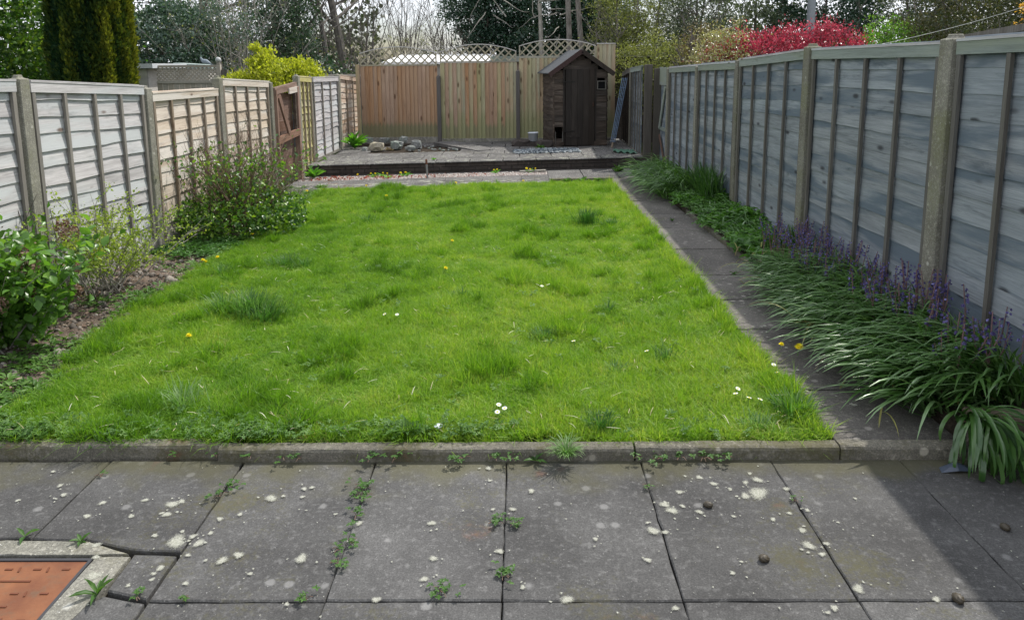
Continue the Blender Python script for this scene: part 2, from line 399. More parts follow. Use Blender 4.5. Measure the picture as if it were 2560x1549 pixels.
TUFTM = leafmat('coarse_grass_blade', [(.04, .11, .025), (.085, .19, .04), (.21, .31, .13)], .38, .45, .3, inst=False, tcol=(1.2, 1.5, .6))
WEEDM = leafmat('weed_leaf', [(.04, .10, .022), (.085, .18, .035), (.17, .28, .075)], .35, .5, .3, inst=True)
COVERM = leafmat('ground_cover_leaf', [(.03, .09, .018), (.07, .18, .03), (.15, .31, .06)], .35, .4, .45, inst=True)
BLUEL = leafmat('bluebell_leaf', [(.035, .095, .02), (.08, .175, .04), (.22, .34, .17)], .25, .28, .8)
HYDL = leafmat('hydrangea_leaf', [(.05, .115, .02), (.09, .21, .026), (.18, .32, .055)], .38, .35, .5)

def bark(name, a, b, s=1):
    t = NT(name); v = t.map(t.obj(), (6 * s, 6 * s, 1.5 * s)); n = t.noise(v, 3, 6, .7)
    return t.fin(t.bsdf(t.mix(t.rng(n, .3, .7), a, b), .9, t.bump(n, .5, .02), .15))
B_GREY = bark('grey_bark', (.09, .08, .07), (.22, .2, .18)); B_DARK = bark('dark_bark', (.04, .033, .027), (.1, .085, .07))
B_PALE = bark('pale_twigs', (.2, .185, .16), (.36, .34, .3)); B_RED = bark('red_brown_stems', (.12, .075, .055), (.26, .18, .14))

# ---------------------------------------------------------------- ground shape
def G(y): return .05 - .014 * (y - 3.3)
LL = [(3.0, -2.52), (3.33, -2.58), (4.05, -2.72), (5.04, -2.88), (6.44, -2.94), (7.86, -2.84), (9.4, -2.92), (10.6, -3.03), (12, -3.1)]
def lawn_l(y): return float(np.interp(y, [a for a, b in LL], [b for a, b in LL]))
def lawn_far(x): return 10.98 + (x + 3.0) * .142 + (.16 if x > .95 else 0)
def soil_z(x, y):
    z = G(y)
    if x > 2.06: z += .05 + .06 * min(1, (x - 2.06) / .5)
    elif x < lawn_l(y): z += -.01 + .02 * math.sin(x * 5 + y * 3) - .03 * min(1, max(0, (lawn_l(y) - x)))
    else: z -= .012
    return z
def grid(name, x0, x1, y0, y1, nx, ny, fz, mat, noise=0.0, kind='structure'):
    xs = np.linspace(x0, x1, nx); ys = np.linspace(y0, y1, ny); vs = []
    for y in ys:
        for x in xs: vs.append((x, y, fz(x, y) + (rnd.gauss(0, noise) if noise else 0)))
    fs = [(j * nx + i, j * nx + i + 1, (j + 1) * nx + i + 1, (j + 1) * nx + i) for j in range(ny - 1) for i in range(nx - 1)]
    m = MB(); m.add(vs, fs); o = m.build(name, mat, smooth=True); tag(o, kind=kind); return o

grid('ground', -300, 300, -60, 500, 40, 40, lambda x, y: -.42, T_GROUND)
_lump = {}
def bed_z(x, y):
    n = math.sin(x * 17 + y * 5.1) * math.sin(y * 13.3 - x * 4) * .012 + math.sin(x * 41 + 1) * math.sin(y * 37) * .008
    return soil_z(x, y) + n
grid('flower_bed_soil', -3.74, -2.3, 3.19, 11.9, 60, 260, bed_z, T_SOIL, .006)
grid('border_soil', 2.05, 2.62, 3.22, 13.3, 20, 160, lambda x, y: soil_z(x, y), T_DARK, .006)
grid('lawn_soil', -2.6, 1.47, 3.19, 11.95, 40, 90, lambda x, y: G(y) - .012 if x > lawn_l(y) - .05 else G(y) - .06, T_THATCH, .002)
grid('subsoil', -4.2, 3.2, -1.0, 17.4, 8, 20, lambda x, y: -.29, T_DARK)
grid('patio_bedding', -5, 5, -1.0, 3.14, 6, 6, lambda x, y: -.034, T_DARK)
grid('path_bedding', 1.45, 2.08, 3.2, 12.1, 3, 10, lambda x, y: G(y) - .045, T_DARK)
grid('back_path_bedding', -3.74, 2.62, 10.9, 13.5, 6, 6, lambda x, y: G(y) - .055, T_DARK)

# ---------------------------------------------------------------- patio slabs
patio = empty('patio', (0, 0, 0)); tag(patio, kind='structure')
colx = [-5.5, -4.9, -4.3, -3.72, -3.12, -2.52, -1.91, -1.285, -.675, -.07, .545, 1.14, 1.73, 2.33, 2.93, 3.5]
def slab(corners, z=0.0, name='paving_slab', parent=patio, mat=C_SLAB, z0=-.045, g=.004, tilt=.0015):
    cx = sum(c[0] for c in corners) / len(corners); cy = sum(c[1] for c in corners) / len(corners)
    cs = []
    for x, y in corners:
        d = math.hypot(x - cx, y - cy); cs.append((x + (cx - x) / d * g * 1.4 - cx, y + (cy - y) / d * g * 1.4 - cy))
    m = prism(rough_outline(cs), z0, 0, .005)
    o = m.build(name, mat, parent); o.location = (cx, cy, z + rnd.uniform(-.002, .002))
    o.rotation_euler = (rnd.gauss(0, tilt), rnd.gauss(0, tilt), 0)
    return o
rows = [(-.9, .38), (.38, 1.3), (1.3, 2.22), (2.22, 3.118)]
for ri, (ya, yb) in enumerate(rows):
    for i in range(len(colx) - 1):
        xa, xb = colx[i], colx[i + 1]
        if ri == 3 and -2.6 < (xa + xb) / 2 < -1.3:
            if i == 5: slab([(xa, ya), (-2.53, ya), (-2.53, yb), (xa, yb)]) if 0 else slab([(xa, 2.555), (xb, 2.555), (xb, yb), (xa, yb)])
            if i == 6: slab([(xa, 2.55), (-1.69, 2.535), (-1.46, 2.48), (-1.285, 2.475), (-1.285, yb), (xa, yb)])
            continue
        if ri == 2 and -2.6 < (xa + xb) / 2 < -1.3:
            continue
        slab([(xa, ya), (xb, ya), (xb, yb), (xa, yb)], g=.0015 + .002 * rnd.random())
# cut pieces round the cover
slab([(-1.455, 2.265), (-1.292, 2.225), (-1.292, 2.455), (-1.36, 2.462), (-1.462, 2.462)], g=.003)
slab([(-1.62, 1.3), (-1.31, 1.3), (-1.285, 2.16), (-1.292, 2.215), (-1.45, 2.25), (-1.50, 2.19)], g=.003)
mort = empty('cover_surround', (0, 0, 0)); tag(mort, 'rough concrete surround framing the rust brown drain cover', 'concrete surround')
for cs in ([(-2.62, 2.455), (-1.60, 2.452), (-1.475, 2.46), (-1.67, 2.53), (-2.3, 2.55), (-2.62, 2.55)],
           [(-1.59, 2.447), (-1.60, 2.1), (-1.645, 1.3), (-1.54, 1.3), (-1.5, 2.1), (-1.468, 2.3), (-1.465, 2.45)],
           [(-2.7, 1.3), (-2.36, 1.3), (-2.36, 2.44), (-2.62, 2.44), (-2.62, 2.5), (-2.7, 2.5)]):
    slab(cs, .004, 'mortar_piece', mort, C_FRAME, g=.001)
cov = empty('drain_cover', (-1.99, 2.05, 0)); tag(cov, 'rust brown metal drain cover with stamped dashes at the patio corner', 'drain cover')
RUST = NT('rust_metal'); _p = RUST.pos(); _n = RUST.noise(_p, 5, 5, .6)
RUST = RUST.fin(RUST.bsdf(RUST.mix(RUST.rng(RUST.noise(_p, 14, 5, .7), .5, .72, 0, .7), RUST.mix(RUST.rng(_n, .3, .7), (.135, .048, .022), (.22, .088, .038)), (.12, .075, .045)), .62, RUST.bump(RUST.noise(_p, 120, 3), .3, .002), .35))
m = MB(); m.box(-.36, .378, -.74, .372, -.03, -.002)
m.build('cover_plate', RUST, cov)
DASH = flat('dark_rust', (.13, .045, .022), .7)  # dark rust tone of the raised dashes
for yy in np.arange(.33, -.1, -.062):
    k = int(round((.33 - yy) / .062))
    xs = np.arange(-.32 + (.045 if k % 2 else 0), .35, .105 if k % 2 == 0 else .19)
    for x in xs:
        L = .028 if k % 2 == 0 else .13
        if x + L < .37: m = MB(); m.box(x, x + L, yy - .0035, yy + .0035, -.0021, .0012); m.build('raised_dash', DASH, cov)
    if k % 2 == 0:
        for x in np.arange(-.27, .35, .105): m = MB(); m.beam((x, yy + .01, 0), (x + .008, yy - .014, 0), .006, .0024); m.build('raised_dash', DASH, cov)
m = MB()
m.box(-.39, .392, .374, .386, -.03, .003); m.box(.380, .392, -.74, .374, -.03, .003); m.box(-.39, -.362, -.74, .374, -.03, .003)
m.build('steel_rim', flat('dark_steel', (.05, .05, .055), .5, .5, .3), cov)
m = MB(); m.beam((-.02, -.10, .003), (.14, .15, .003), .012, .005)
m.build('scratch_mark', flat('dark_scratch', (.09, .03, .015), .8), cov)

# lichen and litter on the patio
LICH = [(-2.02,2.91,.02),(-1.96,2.84,.02),(-1.59,2.8,.02),(-1.46,2.77,.038),(-1.45,2.7,.026),(-1.43,2.79,.022),(-1.77,2.69,.022),(-1.59,2.69,.02),(-1.76,2.78,.022),(-1.06,2.81,.036),(-.94,2.88,.018),(-.91,2.89,.016),(-.93,2.82,.015),(-1.33,2.53,.055),(-1.24,2.52,.03),(-1.28,2.56,.022),(-1.22,2.58,.017),(-1.11,2.42,.030),(-1.06,2.45,.028),(-.82,2.43,.034),(-1.54,2.34,.038),(-1.32,2.38,.022),(-1.33,2.35,.015),(-1.32,2.32,.014),(-1.19,2.3,.016),(-1.39,2.29,.014),(-1.22,2.67,.02),(-1.15,2.7,.018),(-1.63,2.51,.024),(-.76,2.7,.011),(-1.25,2.45,.016),(-1.59,2.44,.02),(-2.12,3.02,.015),(-2.13,2.8,.015),(-.98,2.35,.014),(-.8,2.2,.013),(-.36,2.64,.024),(-.33,2.43,.022),(-.35,2.32,.022),(-.65,2.64,.02),(-.14,2.94,.014),(.04,2.86,.024),(.28,2.54,.016),(-.085,2.47,.022),(-.12,2.73,.014),(0,2.28,.015),(.51,2.59,.034),(.555,2.58,.02),(.59,2.76,.03),(.61,2.72,.034),(.46,2.42,.02),(-.5,2.22,.022),(.67,2.85,.024),(.66,2.75,.018),(.15,2.22,.03),(.51,2.18,.018),(-.15,3.04,.022),(-.04,2.73,.02),(.83,2.91,.024),(.78,2.96,.022),(.72,2.71,.022),(.85,2.68,.014),(1.0,2.84,.062),(.94,2.82,.03),(1.03,2.94,.032),(.97,2.92,.02),(.89,2.87,.016),(1.01,2.99,.015),(1.08,2.5,.034),(1.09,2.59,.024),(1.11,2.45,.02),(1.15,2.51,.018),(1.08,2.7,.016),(1.16,2.72,.016),(1.0,2.66,.018),(1.25,2.64,.01),(.75,2.35,.015),(.8,2.41,.011),(1.16,2.27,.03),(1.04,2.18,.02),(1.01,2.16,.013),(1.4,2.22,.02),(1.39,2.8,.012),(.72,2.97,.012),
        (1.6,4.0,.018),(1.66,4.35,.02),(1.78,5.2,.014),(1.7,5.9,.014),(1.85,5.8,.02),(1.6,5.0,.016),(1.72,3.55,.03),(1.62,3.9,.014),(1.9,6.7,.02),(1.8,8.2,.03),(1.6,7.2,.014),(1.93,7.5,.013),(1.66,4.75,.022),(1.86,8.6,.014)]
_lt = NT('lichen_crust'); _p = _lt.pos(); _n = _lt.noise(_p, 160, 4, .7)
_c = _lt.mix(_lt.rng(_n, .35, .65), (.30, .305, .25), (.46, .46, .40))
_b = _lt.bsdf(_c, .95, _lt.bump(_n, .6, .003), .1); _tr = _lt.n('ShaderNodeBsdfTransparent'); _mx = _lt.n('ShaderNodeMixShader')
_lt.l(_lt.rng(_lt.math('ADD', _lt.attr('vt'), _lt.math('MULTIPLY', _lt.math('SUBTRACT', _lt.noise(_p, 130, 4, .75), .5), 1.1)), .10, .72, 0, .80), _mx.inputs[0]); _lt.l(_tr.outputs[0], _mx.inputs[1]); _lt.l(_b, _mx.inputs[2])
LICHM = _lt.fin(_mx.outputs[0])
LV = []
def lichen_build(m, name):
    o = m.build(name, LICHM); a = o.data.attributes.new('vt', 'FLOAT', 'POINT'); a.data.foreach_set('value', LV[:]); LV.clear(); return o
m = MB()
def blob(m, x, y, z, r, ax=1.0):
    n = 18; ph = [rnd.uniform(0, 6.28) for _ in range(4)]
    vs = [(x, y, z + .0005)]
    for j in range(n):
        a = 2 * math.pi * j / n
        q = 1.45 * r * (1 + .16 * math.sin(2 * a + ph[0]) + .10 * math.sin(3 * a + ph[1]) + .05 * math.sin(5 * a + ph[2]) + .04 * math.sin(8 * a + ph[3]))
        vs.append((x + q * math.cos(a) * ax, y + q * math.sin(a), z + .0004 + .0006 * (x % .01)))
    m.add(vs, [(0, j + 1, (j + 1) % n + 1) for j in range(n)]); LV.extend([1.0] + [0.0] * n)
for x, y, r in LICH:
    z = .0045 if y < 3.13 else G(y) + .0045
    blob(m, x, y, z, r * .66)
    for _ in range(rnd.randint(0, 3)):
        a = rnd.uniform(0, 6.3); d = r * rnd.uniform(1.1, 2.2); yy = y + d * math.sin(a)
        if yy < 3.05 or y > 3.2: blob(m, x + d * math.cos(a), yy, z, r * rnd.uniform(.10, .26))
for _ in range(420):
    x = rnd.uniform(-3, 2.1); y = rnd.uniform(1.4, 3.06)
    if -2.62 < x < -1.6 and y < 2.5: continue
    blob(m, x, y, .0045, rnd.uniform(.0015, .0045))
for _ in range(160):
    y = rnd.uniform(3.3, 11.5); blob(m, rnd.uniform(1.5, 2.05), y, G(y) + .0045, rnd.uniform(.003, .012))
tag(lichen_build(m, 'lichen'), 'pale crusty lichen spots scattered over the paving', 'lichen', kind='stuff')

# ---------------------------------------------------------------- kerb edging
def kerb(x0, x1, z, label, y=3.105, d=.062, name='kerb_stone'):
    L = x1 - x0; n = max(6, int(L / .06)); prof = [(0, -.04), (0, z - .016), (.006, z - .005), (.018, z), (d, z), (d, -.04)]
    m = MB(); vs = []
    for i in range(n + 1):
        x = L * i / n; jx = rnd.gauss(0, .0012)
        for k, (a, b) in enumerate(prof): vs.append((x, a + jx + rnd.gauss(0, .0007), b + (rnd.gauss(0, .001) if 0 < k < 5 else 0)))
    P = len(prof); fs = [(i * P + k, (i + 1) * P + k, (i + 1) * P + (k + 1) % P, i * P + (k + 1) % P) for i in range(n) for k in range(P)]
    fs = [f[::-1] for f in fs]; fs += [tuple(range(P)), tuple(n * P + k for k in range(P))[::-1]]
    m.add(vs, fs); o = m.build(name, C_KERB); o.location = (x0, y, 0); tag(o, label, 'kerb', 'kerb stones between patio and lawn'); return o
kerb(-4.2, -2.33, .060, 'kerb stone running off the left side of the lawn edge', 3.15)
kerb(-2.325, -1.412, .062, 'reddish kerb stone at the left end of the lawn edge', 3.143)
kerb(-1.406, .515, .060, 'long kerb stone in the middle of the lawn edge with weeds')
kerb(.525, 1.455, .064, 'short kerb stone at the right corner of the lawn')
kerb(1.462, 2.06, .067, 'kerb stone at the foot of the side path')

# ---------------------------------------------------------------- side path
spath = empty('side_path'); tag(spath, kind='structure')
ys_ = [3.178, 3.75, 4.7, 5.35, 6.05, 6.98, 7.98, 8.82, 9.75, 10.6, 11.3, 11.98]
for a, b in zip(ys_[:-1], ys_[1:]):
    o = slab([(1.46, a), (2.055, a + .01), (2.055, b + .02), (1.46, b - .01)], G((a + b) / 2), 'path_slab', spath, C_PATH, g=.009, tilt=.004)
    o.rotation_euler[0] += math.atan(-.014)
# low edging kerb on the border side of the path
for (a, b, lab) in ((6.0, 6.95, 'low edging kerb of the border nearest the bluebells'), (6.96, 7.9, 'middle low edging kerb beside the border path'), (7.91, 8.85, 'far low edging kerb beside the border path')):
    m = MB(); m.box(-.025, .025, 0, b - a, -.05, .045); me = bevel(m.mesh('edging_kerb', C_KERB), .01, 2)
    o = inst_of(me, 'edging_kerb', None, (2.075, a, G((a + b) / 2))); tag(o, lab, 'edging kerb', 'edging kerbs along the border')

# ---------------------------------------------------------------- back path, gravel and terrace (all skewed about 8 degrees)
SK = R(8.1)
bp = empty('back_path'); tag(bp, kind='structure')
def skpt(x, off): return (x, 12.47 + (x + 3.5) * math.tan(SK) + off)
ed = [-3.72, -3.1, -2.48, -1.88, -1.25, -.62, .02, .48]
for i in range(len(ed) - 1):
    a, b = ed[i], ed[i + 1]
    ya, yb = lawn_far(a) + .03, lawn_far(b) + .03
    ta, tb = skpt(a, -.62)[1], skpt(b, -.62)[1]
    slab([(a, ya), (b, yb), (b, tb), (a, ta)], G(11.6) + .0, 'path_slab', bp, C_TERR, g=.003)
ed = [.48, 1.08, 1.68, 2.2]
for i in range(3):
    a, b = ed[i], ed[i + 1]
    ya = (lawn_far(a) + .05 if a < 1.4 else 12.0); yb = (lawn_far(b) + .05 if b < 1.4 else 12.0)
    mid = skpt(a, -.55)[1]; midb = skpt(b, -.55)[1]
    slab([(a, ya), (b, yb), (b, midb), (a, mid)], G(12) + .003, 'path_slab', bp, C_TERR, g=.006)
    slab([(a, mid), (b, midb), (b, skpt(b, -.04)[1]), (a, skpt(a, -.04)[1])], G(12) - .002, 'path_slab', bp, C_TERR, g=.006)
m = MB(); n = 26
for i in range(n):
    a = -3.72 + 4.2 * i / n; b = -3.72 + 4.2 * (i + 1) / n
    m.add([(*skpt(a, -.64), G(12) - .012), (*skpt(b, -.64), G(12) - .012), (*skpt(b, -.14), G(12) - .008), (*skpt(a, -.14), G(12) - .008)], [(0, 1, 2, 3)])
gs = m.build('gravel_strip', T_GRAVEL); tag(gs, kind='structure')
# loose gravel stones
pm = MB(); bmm = bmesh.new(); bmesh.ops.create_icosphere(bmm, subdivisions=1, radius=1); pv = [tuple(v.co) for v in bmm.verts]; pf = [tuple(v.index for v in f.verts) for f in bmm.faces]; bmm.free()
n = 2600; X = rng.uniform(-3.7, .45, n); off = rng.uniform(-.62, -.15, n)
pos = np.stack([X, 12.47 + (X + 3.5) * math.tan(SK) + off, np.full(n, G(12) - .004)], 1)
GRAVM = NT('gravel_stone'); GRAVM = GRAVM.fin(GRAVM.bsdf(GRAVM.ramp(GRAVM.attr('vt'), [(0, (.2, .11, .09)), (.25, (.34, .26, .23)), (.6, (.42, .38, .35)), (1, (.62, .6, .56))]), .85))
o = many('gravel_stones', pv, pf, pos, basis(randdir(n), randdir(n)), rng.uniform(.006, .014, n)[:, None] * np.array([[1, 1.3, .8]]), rng.random(n), GRAVM)
tag(o, 'loose pink and white gravel strip below the terrace wall', 'gravel', kind='stuff')
# edging strip below the wall
strip = empty('edging_strip'); tag(strip, 'narrow pale concrete strip along the foot of the brick terrace wall', 'edging strip')
for i in range(7):
    a = -3.7 + i * .6; b = a + .59
    slab([skpt(a, -.15), skpt(b, -.15), skpt(b, -.02), skpt(a, -.02)], G(12) - .002, 'strip_stone', strip, C_TERR, g=.002)
m = MB(); a = skpt(-.0, -.235); b = skpt(.46, -.235); m.beam((*a, G(12) + .012), (*b, G(12) + .02), .09, .03)
tag(m.build('loose_edging', C_GRAV), 'loose pale edging stone lying on the gravel near the path corner', 'edging stone')
m = MB(); m.box(0, 1.0, -.045, .045, -.05, .055); me = bevel(m.mesh('step_kerb', C_KERB), .008)
o = inst_of(me, 'step_kerb', None, (.50, 11.60, G(11.6)), (0, 0, R(7))); tag(o, 'mossy kerb stone lying across the far right corner of the lawn', 'kerb')

TZ = .112
wall = empty('terrace_wall'); tag(wall, 'low dark brick wall holding up the raised back terrace', 'wall')
_m = MB(); _m.box(0, .207, 0, .1, 0, .062); BRK = bevel(_m.mesh('brick', C_BRICK), .004)
wl = math.hypot(5.93, 5.93 * math.tan(SK)); d = Vector((math.cos(SK), math.sin(SK)))
for c in range(4):
    n = int(wl / .217)
    for i in range(-1, n + 1):
        s = i * .217 + (.108 if c % 2 else 0)
        if s < -.12 or s > wl - .05: continue
        x = -3.68 + d.x * s; y = skpt(-3.68, 0)[1] + d.y * s
        inst_of(BRK, 'brick', wall, (x + rnd.gauss(0, .0015), y + rnd.gauss(0, .002), TZ - .016 - .0715 * (c + 1) + .004), (0, 0, SK + rnd.gauss(0, .004)))
m = MB(); a = Vector((*skpt(-3.68, .055), 0)); b = Vector((*skpt(2.25, .055), 0)); m.beam((a.x, a.y, -.05), (b.x, b.y, -.05), .085, .27)
m.build('mortar', flat('dark_mortar', (.035, .032, .03), .95), wall)
terr = empty('terrace'); tag(terr, kind='structure')
m = MB(); m.add([(*skpt(-3.68, .05), TZ - .05), (*skpt(2.28, .05), TZ - .05), (2.4, 16.6, TZ - .05), (-3.7, 16.6, TZ - .05)], [(0, 1, 2, 3)])
m.build('terrace_bed', T_DARK, terr)
def inpit(x, y):  # triangular planting hole
    def sd(a, b): return (b[0] - a[0]) * (y - a[1]) - (b[1] - a[1]) * (x - a[0])
    A, B, C2, D2 = (-2.75, 14.42), (-.80, 14.42), (-1.95, 15.75), (-2.75, 15.9)
    return sd(A, B) > 0 and sd(B, C2) > 0 and sd(C2, D2) > 0 and sd(D2, A) > 0
row = 0; yy = .0
offs = [-.03, .42, 1.02, 1.62, 2.22, 2.82, 3.42]
for j in range(6):
    xs0 = -3.9 + (.3 if j % 2 else 0)
    k = 0
    while xs0 + .6 * k < 2.28:
        a = max(-3.68, xs0 + .6 * k); b = min(2.28, xs0 + .6 * k + .595); k += 1
        if b - a < .08: continue
        c1 = skpt(a, offs[j]); c2 = skpt(b, offs[j]); c3 = skpt(b, offs[j + 1] - .006); c4 = skpt(a, offs[j + 1] - .006)
        if c1[1] > 16.4: continue
        cx, cy = (a + b) / 2, (c1[1] + c3[1]) / 2
        if inpit(cx, cy) or (cx < -2.5 and cy > 15.2): continue
        slab([c1, c2, c3, c4], TZ + (.006 if j == 0 else 0), 'terrace_slab', terr, C_TERR, g=.004, z0=-.05 if j else -.016)
grid('planting_hole_soil', -3.66, -.7, 14.2, 16.3, 40, 30, lambda x, y: TZ - .035 + .04 * max(0, 1 - abs(x + 2.3) / .9) * max(0, 1 - abs(y - 15.5) / .8), T_DARK, .008)
m = MB(); m.add([(-1.86, 15.62, TZ + .06), (-.82, 14.40, TZ + .012), (-.5, 14.7, TZ + .012), (-1.4, 15.9, TZ + .06), (-1.86, 15.62, TZ - .01), (-.82, 14.40, TZ - .03), (-.5, 14.7, TZ - .03), (-1.4, 15.9, TZ - .01)],
              [(0, 1, 2, 3), (4, 5, 1, 0), (5, 6, 2, 1), (6, 7, 3, 2), (7, 4, 0, 3)])
tag(m.build('tilted_slab', C_TERR), 'tilted grey slab edging the planting hole on the terrace', 'paving slab')

# ---------------------------------------------------------------- fence builders
def post(x, y, z0, z1, label, wx=.095, wy=.115, lean=(0, 0), mat=None, round_=True, group='concrete posts'):
    m = MB(); h = z1 - z0
    m.box(-wx / 2, wx / 2, -wy / 2, wy / 2, 0, h)
    me = m.mesh('fence_post', mat or C_POST)
    if round_:
        bm = bmesh.new(); bm.from_mesh(me)
        es = [e for e in bm.edges if all(v.co.z > h - .01 for v in e.verts)]
        bmesh.ops.bevel(bm, geom=es, offset=.028, segments=3, affect='EDGES'); bm.to_mesh(me); bm.free()
    bevel(me, .006)
    o = inst_of(me, 'concrete_post', None, (x, y, z0), (lean[0], lean[1], 0)); tag(o, label, 'fence post', group); return o

_wave_cache = {}
def plank_mesh(L, h, mats, sl, seed, amp=.006, th=.010, segs=14, lip=.024):
    r = random.Random(seed); m = MB(); vs = []
    ph = [r.uniform(0, 6.28) for _ in range(4)]; am = [amp * r.uniform(.3, 1) for _ in range(4)]
    for i in range(segs + 1):
        t = i / segs; x = L * t
        wv = am[0] * math.sin(3.1 * x + ph[0]) + am[1] * .7 * math.sin(7.3 * x + ph[1]) + am[2] * .45 * math.sin(15 * x + ph[2]) + r.gauss(0, amp * .14)
        bow = .004 * math.sin(2.2 * x + ph[3])
        zb = wv + sl * t; zt = h + sl * t
        vs += [(x, lip + bow, zb), (x, lip - th + bow, zb), (x, .002, zt), (x, .002 + th * .5, zt)]
    fs = []
    for i in range(segs):
        for k in range(4):
            fs.append((i * 4 + k, i * 4 + (k + 1) % 4, (i + 1) * 4 + (k + 1) % 4, (i + 1) * 4 + k))
    fs += [(3, 2, 1, 0), tuple(segs * 4 + k for k in range(4))]
    m.add(vs, fs); return m

def lap_panel(p0, p1, zb, zt0, zt1, nb, label, mats, side=1, batt=3, amp=.006, seed=0, gravel=.0, double=False, group='lap fence panels'):
    """p0->p1 along the fence; local x along, local y toward the garden (side)"""
    p0 = Vector((*p0, 0)); p1 = Vector((*p1, 0)); d = p1 - p0; L = d.length
    rz = math.atan2(d.y, d.x)
    t = empty('fence_panel', (p0.x, p0.y, zb), rz); tag(t, label, 'fence panel', group)
    if side < 0: t.scale = (1, -1, 1)
    H0 = zt0 - zb; H1 = zt1 - zb; bw = H0 / nb; slt = H1 - H0
    for i in range(nb):
        s = slt * (i + .5) / nb
        m = plank_mesh(L - .01, bw * 1.22, mats[0], s, seed * 100 + i, amp if i else 0.001, lip=.015 if mats[0] is W_BLUE else .024)
        m.build('plank', mats[0], t).location = (.005, 0, bw * i + rnd.gauss(0, amp * .8 if i else 0))
    def up(x, wd=.036, mat=None, top=.075):
        m = MB(); hx = H0 + slt * x / L
        dx = rnd.gauss(0, .003)
        m.add([(x - wd / 2, .026, 0), (x + wd / 2, .026, 0), (x + wd / 2, .048, 0), (x - wd / 2, .048, 0), (x - wd / 2 + dx, .026, hx - top), (x + wd / 2 + dx, .026, hx - top), (x + wd / 2 + dx, .048, hx - top), (x - wd / 2 + dx, .048, hx - top)],
              [(0, 3, 2, 1), (4, 5, 6, 7), (0, 1, 5, 4), (1, 2, 6, 5), (2, 3, 7, 6), (3, 0, 4, 7)])
        m.build('batten', mat or mats[1], t)
    for k in range(batt): up(L * (k + 1) / (batt + 1), .034)
    up(.03, .038); up(L - .03, .038)
    m = MB(); m.add([(0, .025, H0 - .072), (L, .025, H1 - .072), (L, .05, H1 - .072), (0, .05, H0 - .072), (0, .025, H0 + .004), (L, .025, H1 + .004), (L, .05, H1 + .004), (0, .05, H0 + .004)],
          [(0, 3, 2, 1), (4, 5, 6, 7), (0, 1, 5, 4), (1, 2, 6, 5), (2, 3, 7, 6), (3, 0, 4, 7)])
    m.build('top_rail', mats[2], t)
    m = MB(); m.add([(0, -.018, H0 + .004), (L, -.018, H1 + .004), (L, .055, H1 + .004), (0, .055, H0 + .004), (0, -.018, H0 + .02), (L, -.018, H1 + .02), (L, .055, H1 + .02), (0, .055, H0 + .02)],
          [(0, 3, 2, 1), (4, 5, 6, 7), (0, 1, 5, 4), (1, 2, 6, 5), (2, 3, 7, 6), (3, 0, 4, 7)])
    m.build('capping', mats[3] if len(mats) > 3 else mats[2], t)
    if gravel:
        m = MB(); m.box(.0, L, .0, .04, -gravel, -.003); m.build('gravel_board', C_GRAV, t)
    return t

# ---- left fence (planks face +X).  local y must point to +X : direction along -Y gives local y=+X with right-hand rule
XL = -3.75
def left_panel(ya, yb, zb, zta, ztb, nb, label, mats, **k):
    # run from far to near so that local y = +X
    return lap_panel((XL, yb), (XL, ya), zb, ztb, zta, nb, label, mats, 1, group='panels of the sunlit left fence', **k)
SIL = (W_SILVER, W_SILVERZ, W_SILVER, W_SILVER); CRM = (W_CREAM, W_CREAMZ, W_CREAM, W_CREAM); PNK = (W_PINK, W_CREAMZ, W_PINK, W_PINK); YGR = (W_YGREEN, W_CREAMZ, W_YGREEN, W_YGREEN)
left_panel(3.62, 5.36, .10, 1.76, 1.71, 13, 'silver grey lap panel at the left edge of the photo', SIL, seed=1, gravel=.14)
left_panel(5.52, 7.19, .10, 1.70, 1.615, 12, 'silver grey lap panel with mint tinted boards behind the azalea', SIL, seed=2, gravel=.14)
left_panel(7.35, 8.97, .04, 1.54, 1.53, 11, 'lower cream lap panel behind the big bare stemmed shrub', CRM, seed=3, gravel=.1)
left_panel(9.13, 10.8, .0, 1.65, 1.58, 12, 'cream pink lap panel left of the brown gate', CRM, seed=4, gravel=.1, amp=.009)
left_panel(12.33, 13.05, .02, 1.63, 1.60, 13, 'narrow yellow green lap panel right of the brown gate', YGR, seed=5, batt=2, gravel=.12, amp=.009)
left_panel(13.17, 15.0, .14, 1.60, 1.58, 13, 'bright silver lap panel standing on the terrace', SIL, seed=6, amp=.014, batt=2, gravel=.05)
left_panel(15.12, 16.95, .14, 1.62, 1.52, 13, 'pinkish lap panel in the far left corner of the terrace', PNK, seed=7, amp=.012, batt=2, gravel=.05)
for y, z, lab in ((3.53, 1.8, 'concrete post left of the photo edge by the near left panel'), (5.44, 1.76, 'mossy concrete post nearest the camera on the left fence'), (7.27, 1.63, 'concrete post between the silver and cream left panels'),
                  (9.05, 1.70, 'tall concrete post where the left fence steps up again'), (10.9, 1.60, 'concrete post on the near side of the brown gate'),
                  (12.27, 1.68, 'concrete post on the far side of the brown gate'), (15.06, 1.66, 'concrete post between the silver and pink terrace panels')):
    post(XL + .012, y, -.2, z, lab, group='concrete posts of the left fence')
post(XL + .02, 13.11, -.2, 1.66, 'thin grey post at the corner of the terrace on the left', .06, .07, (R(-1.5), R(-1)), group='concrete posts of the left fence')
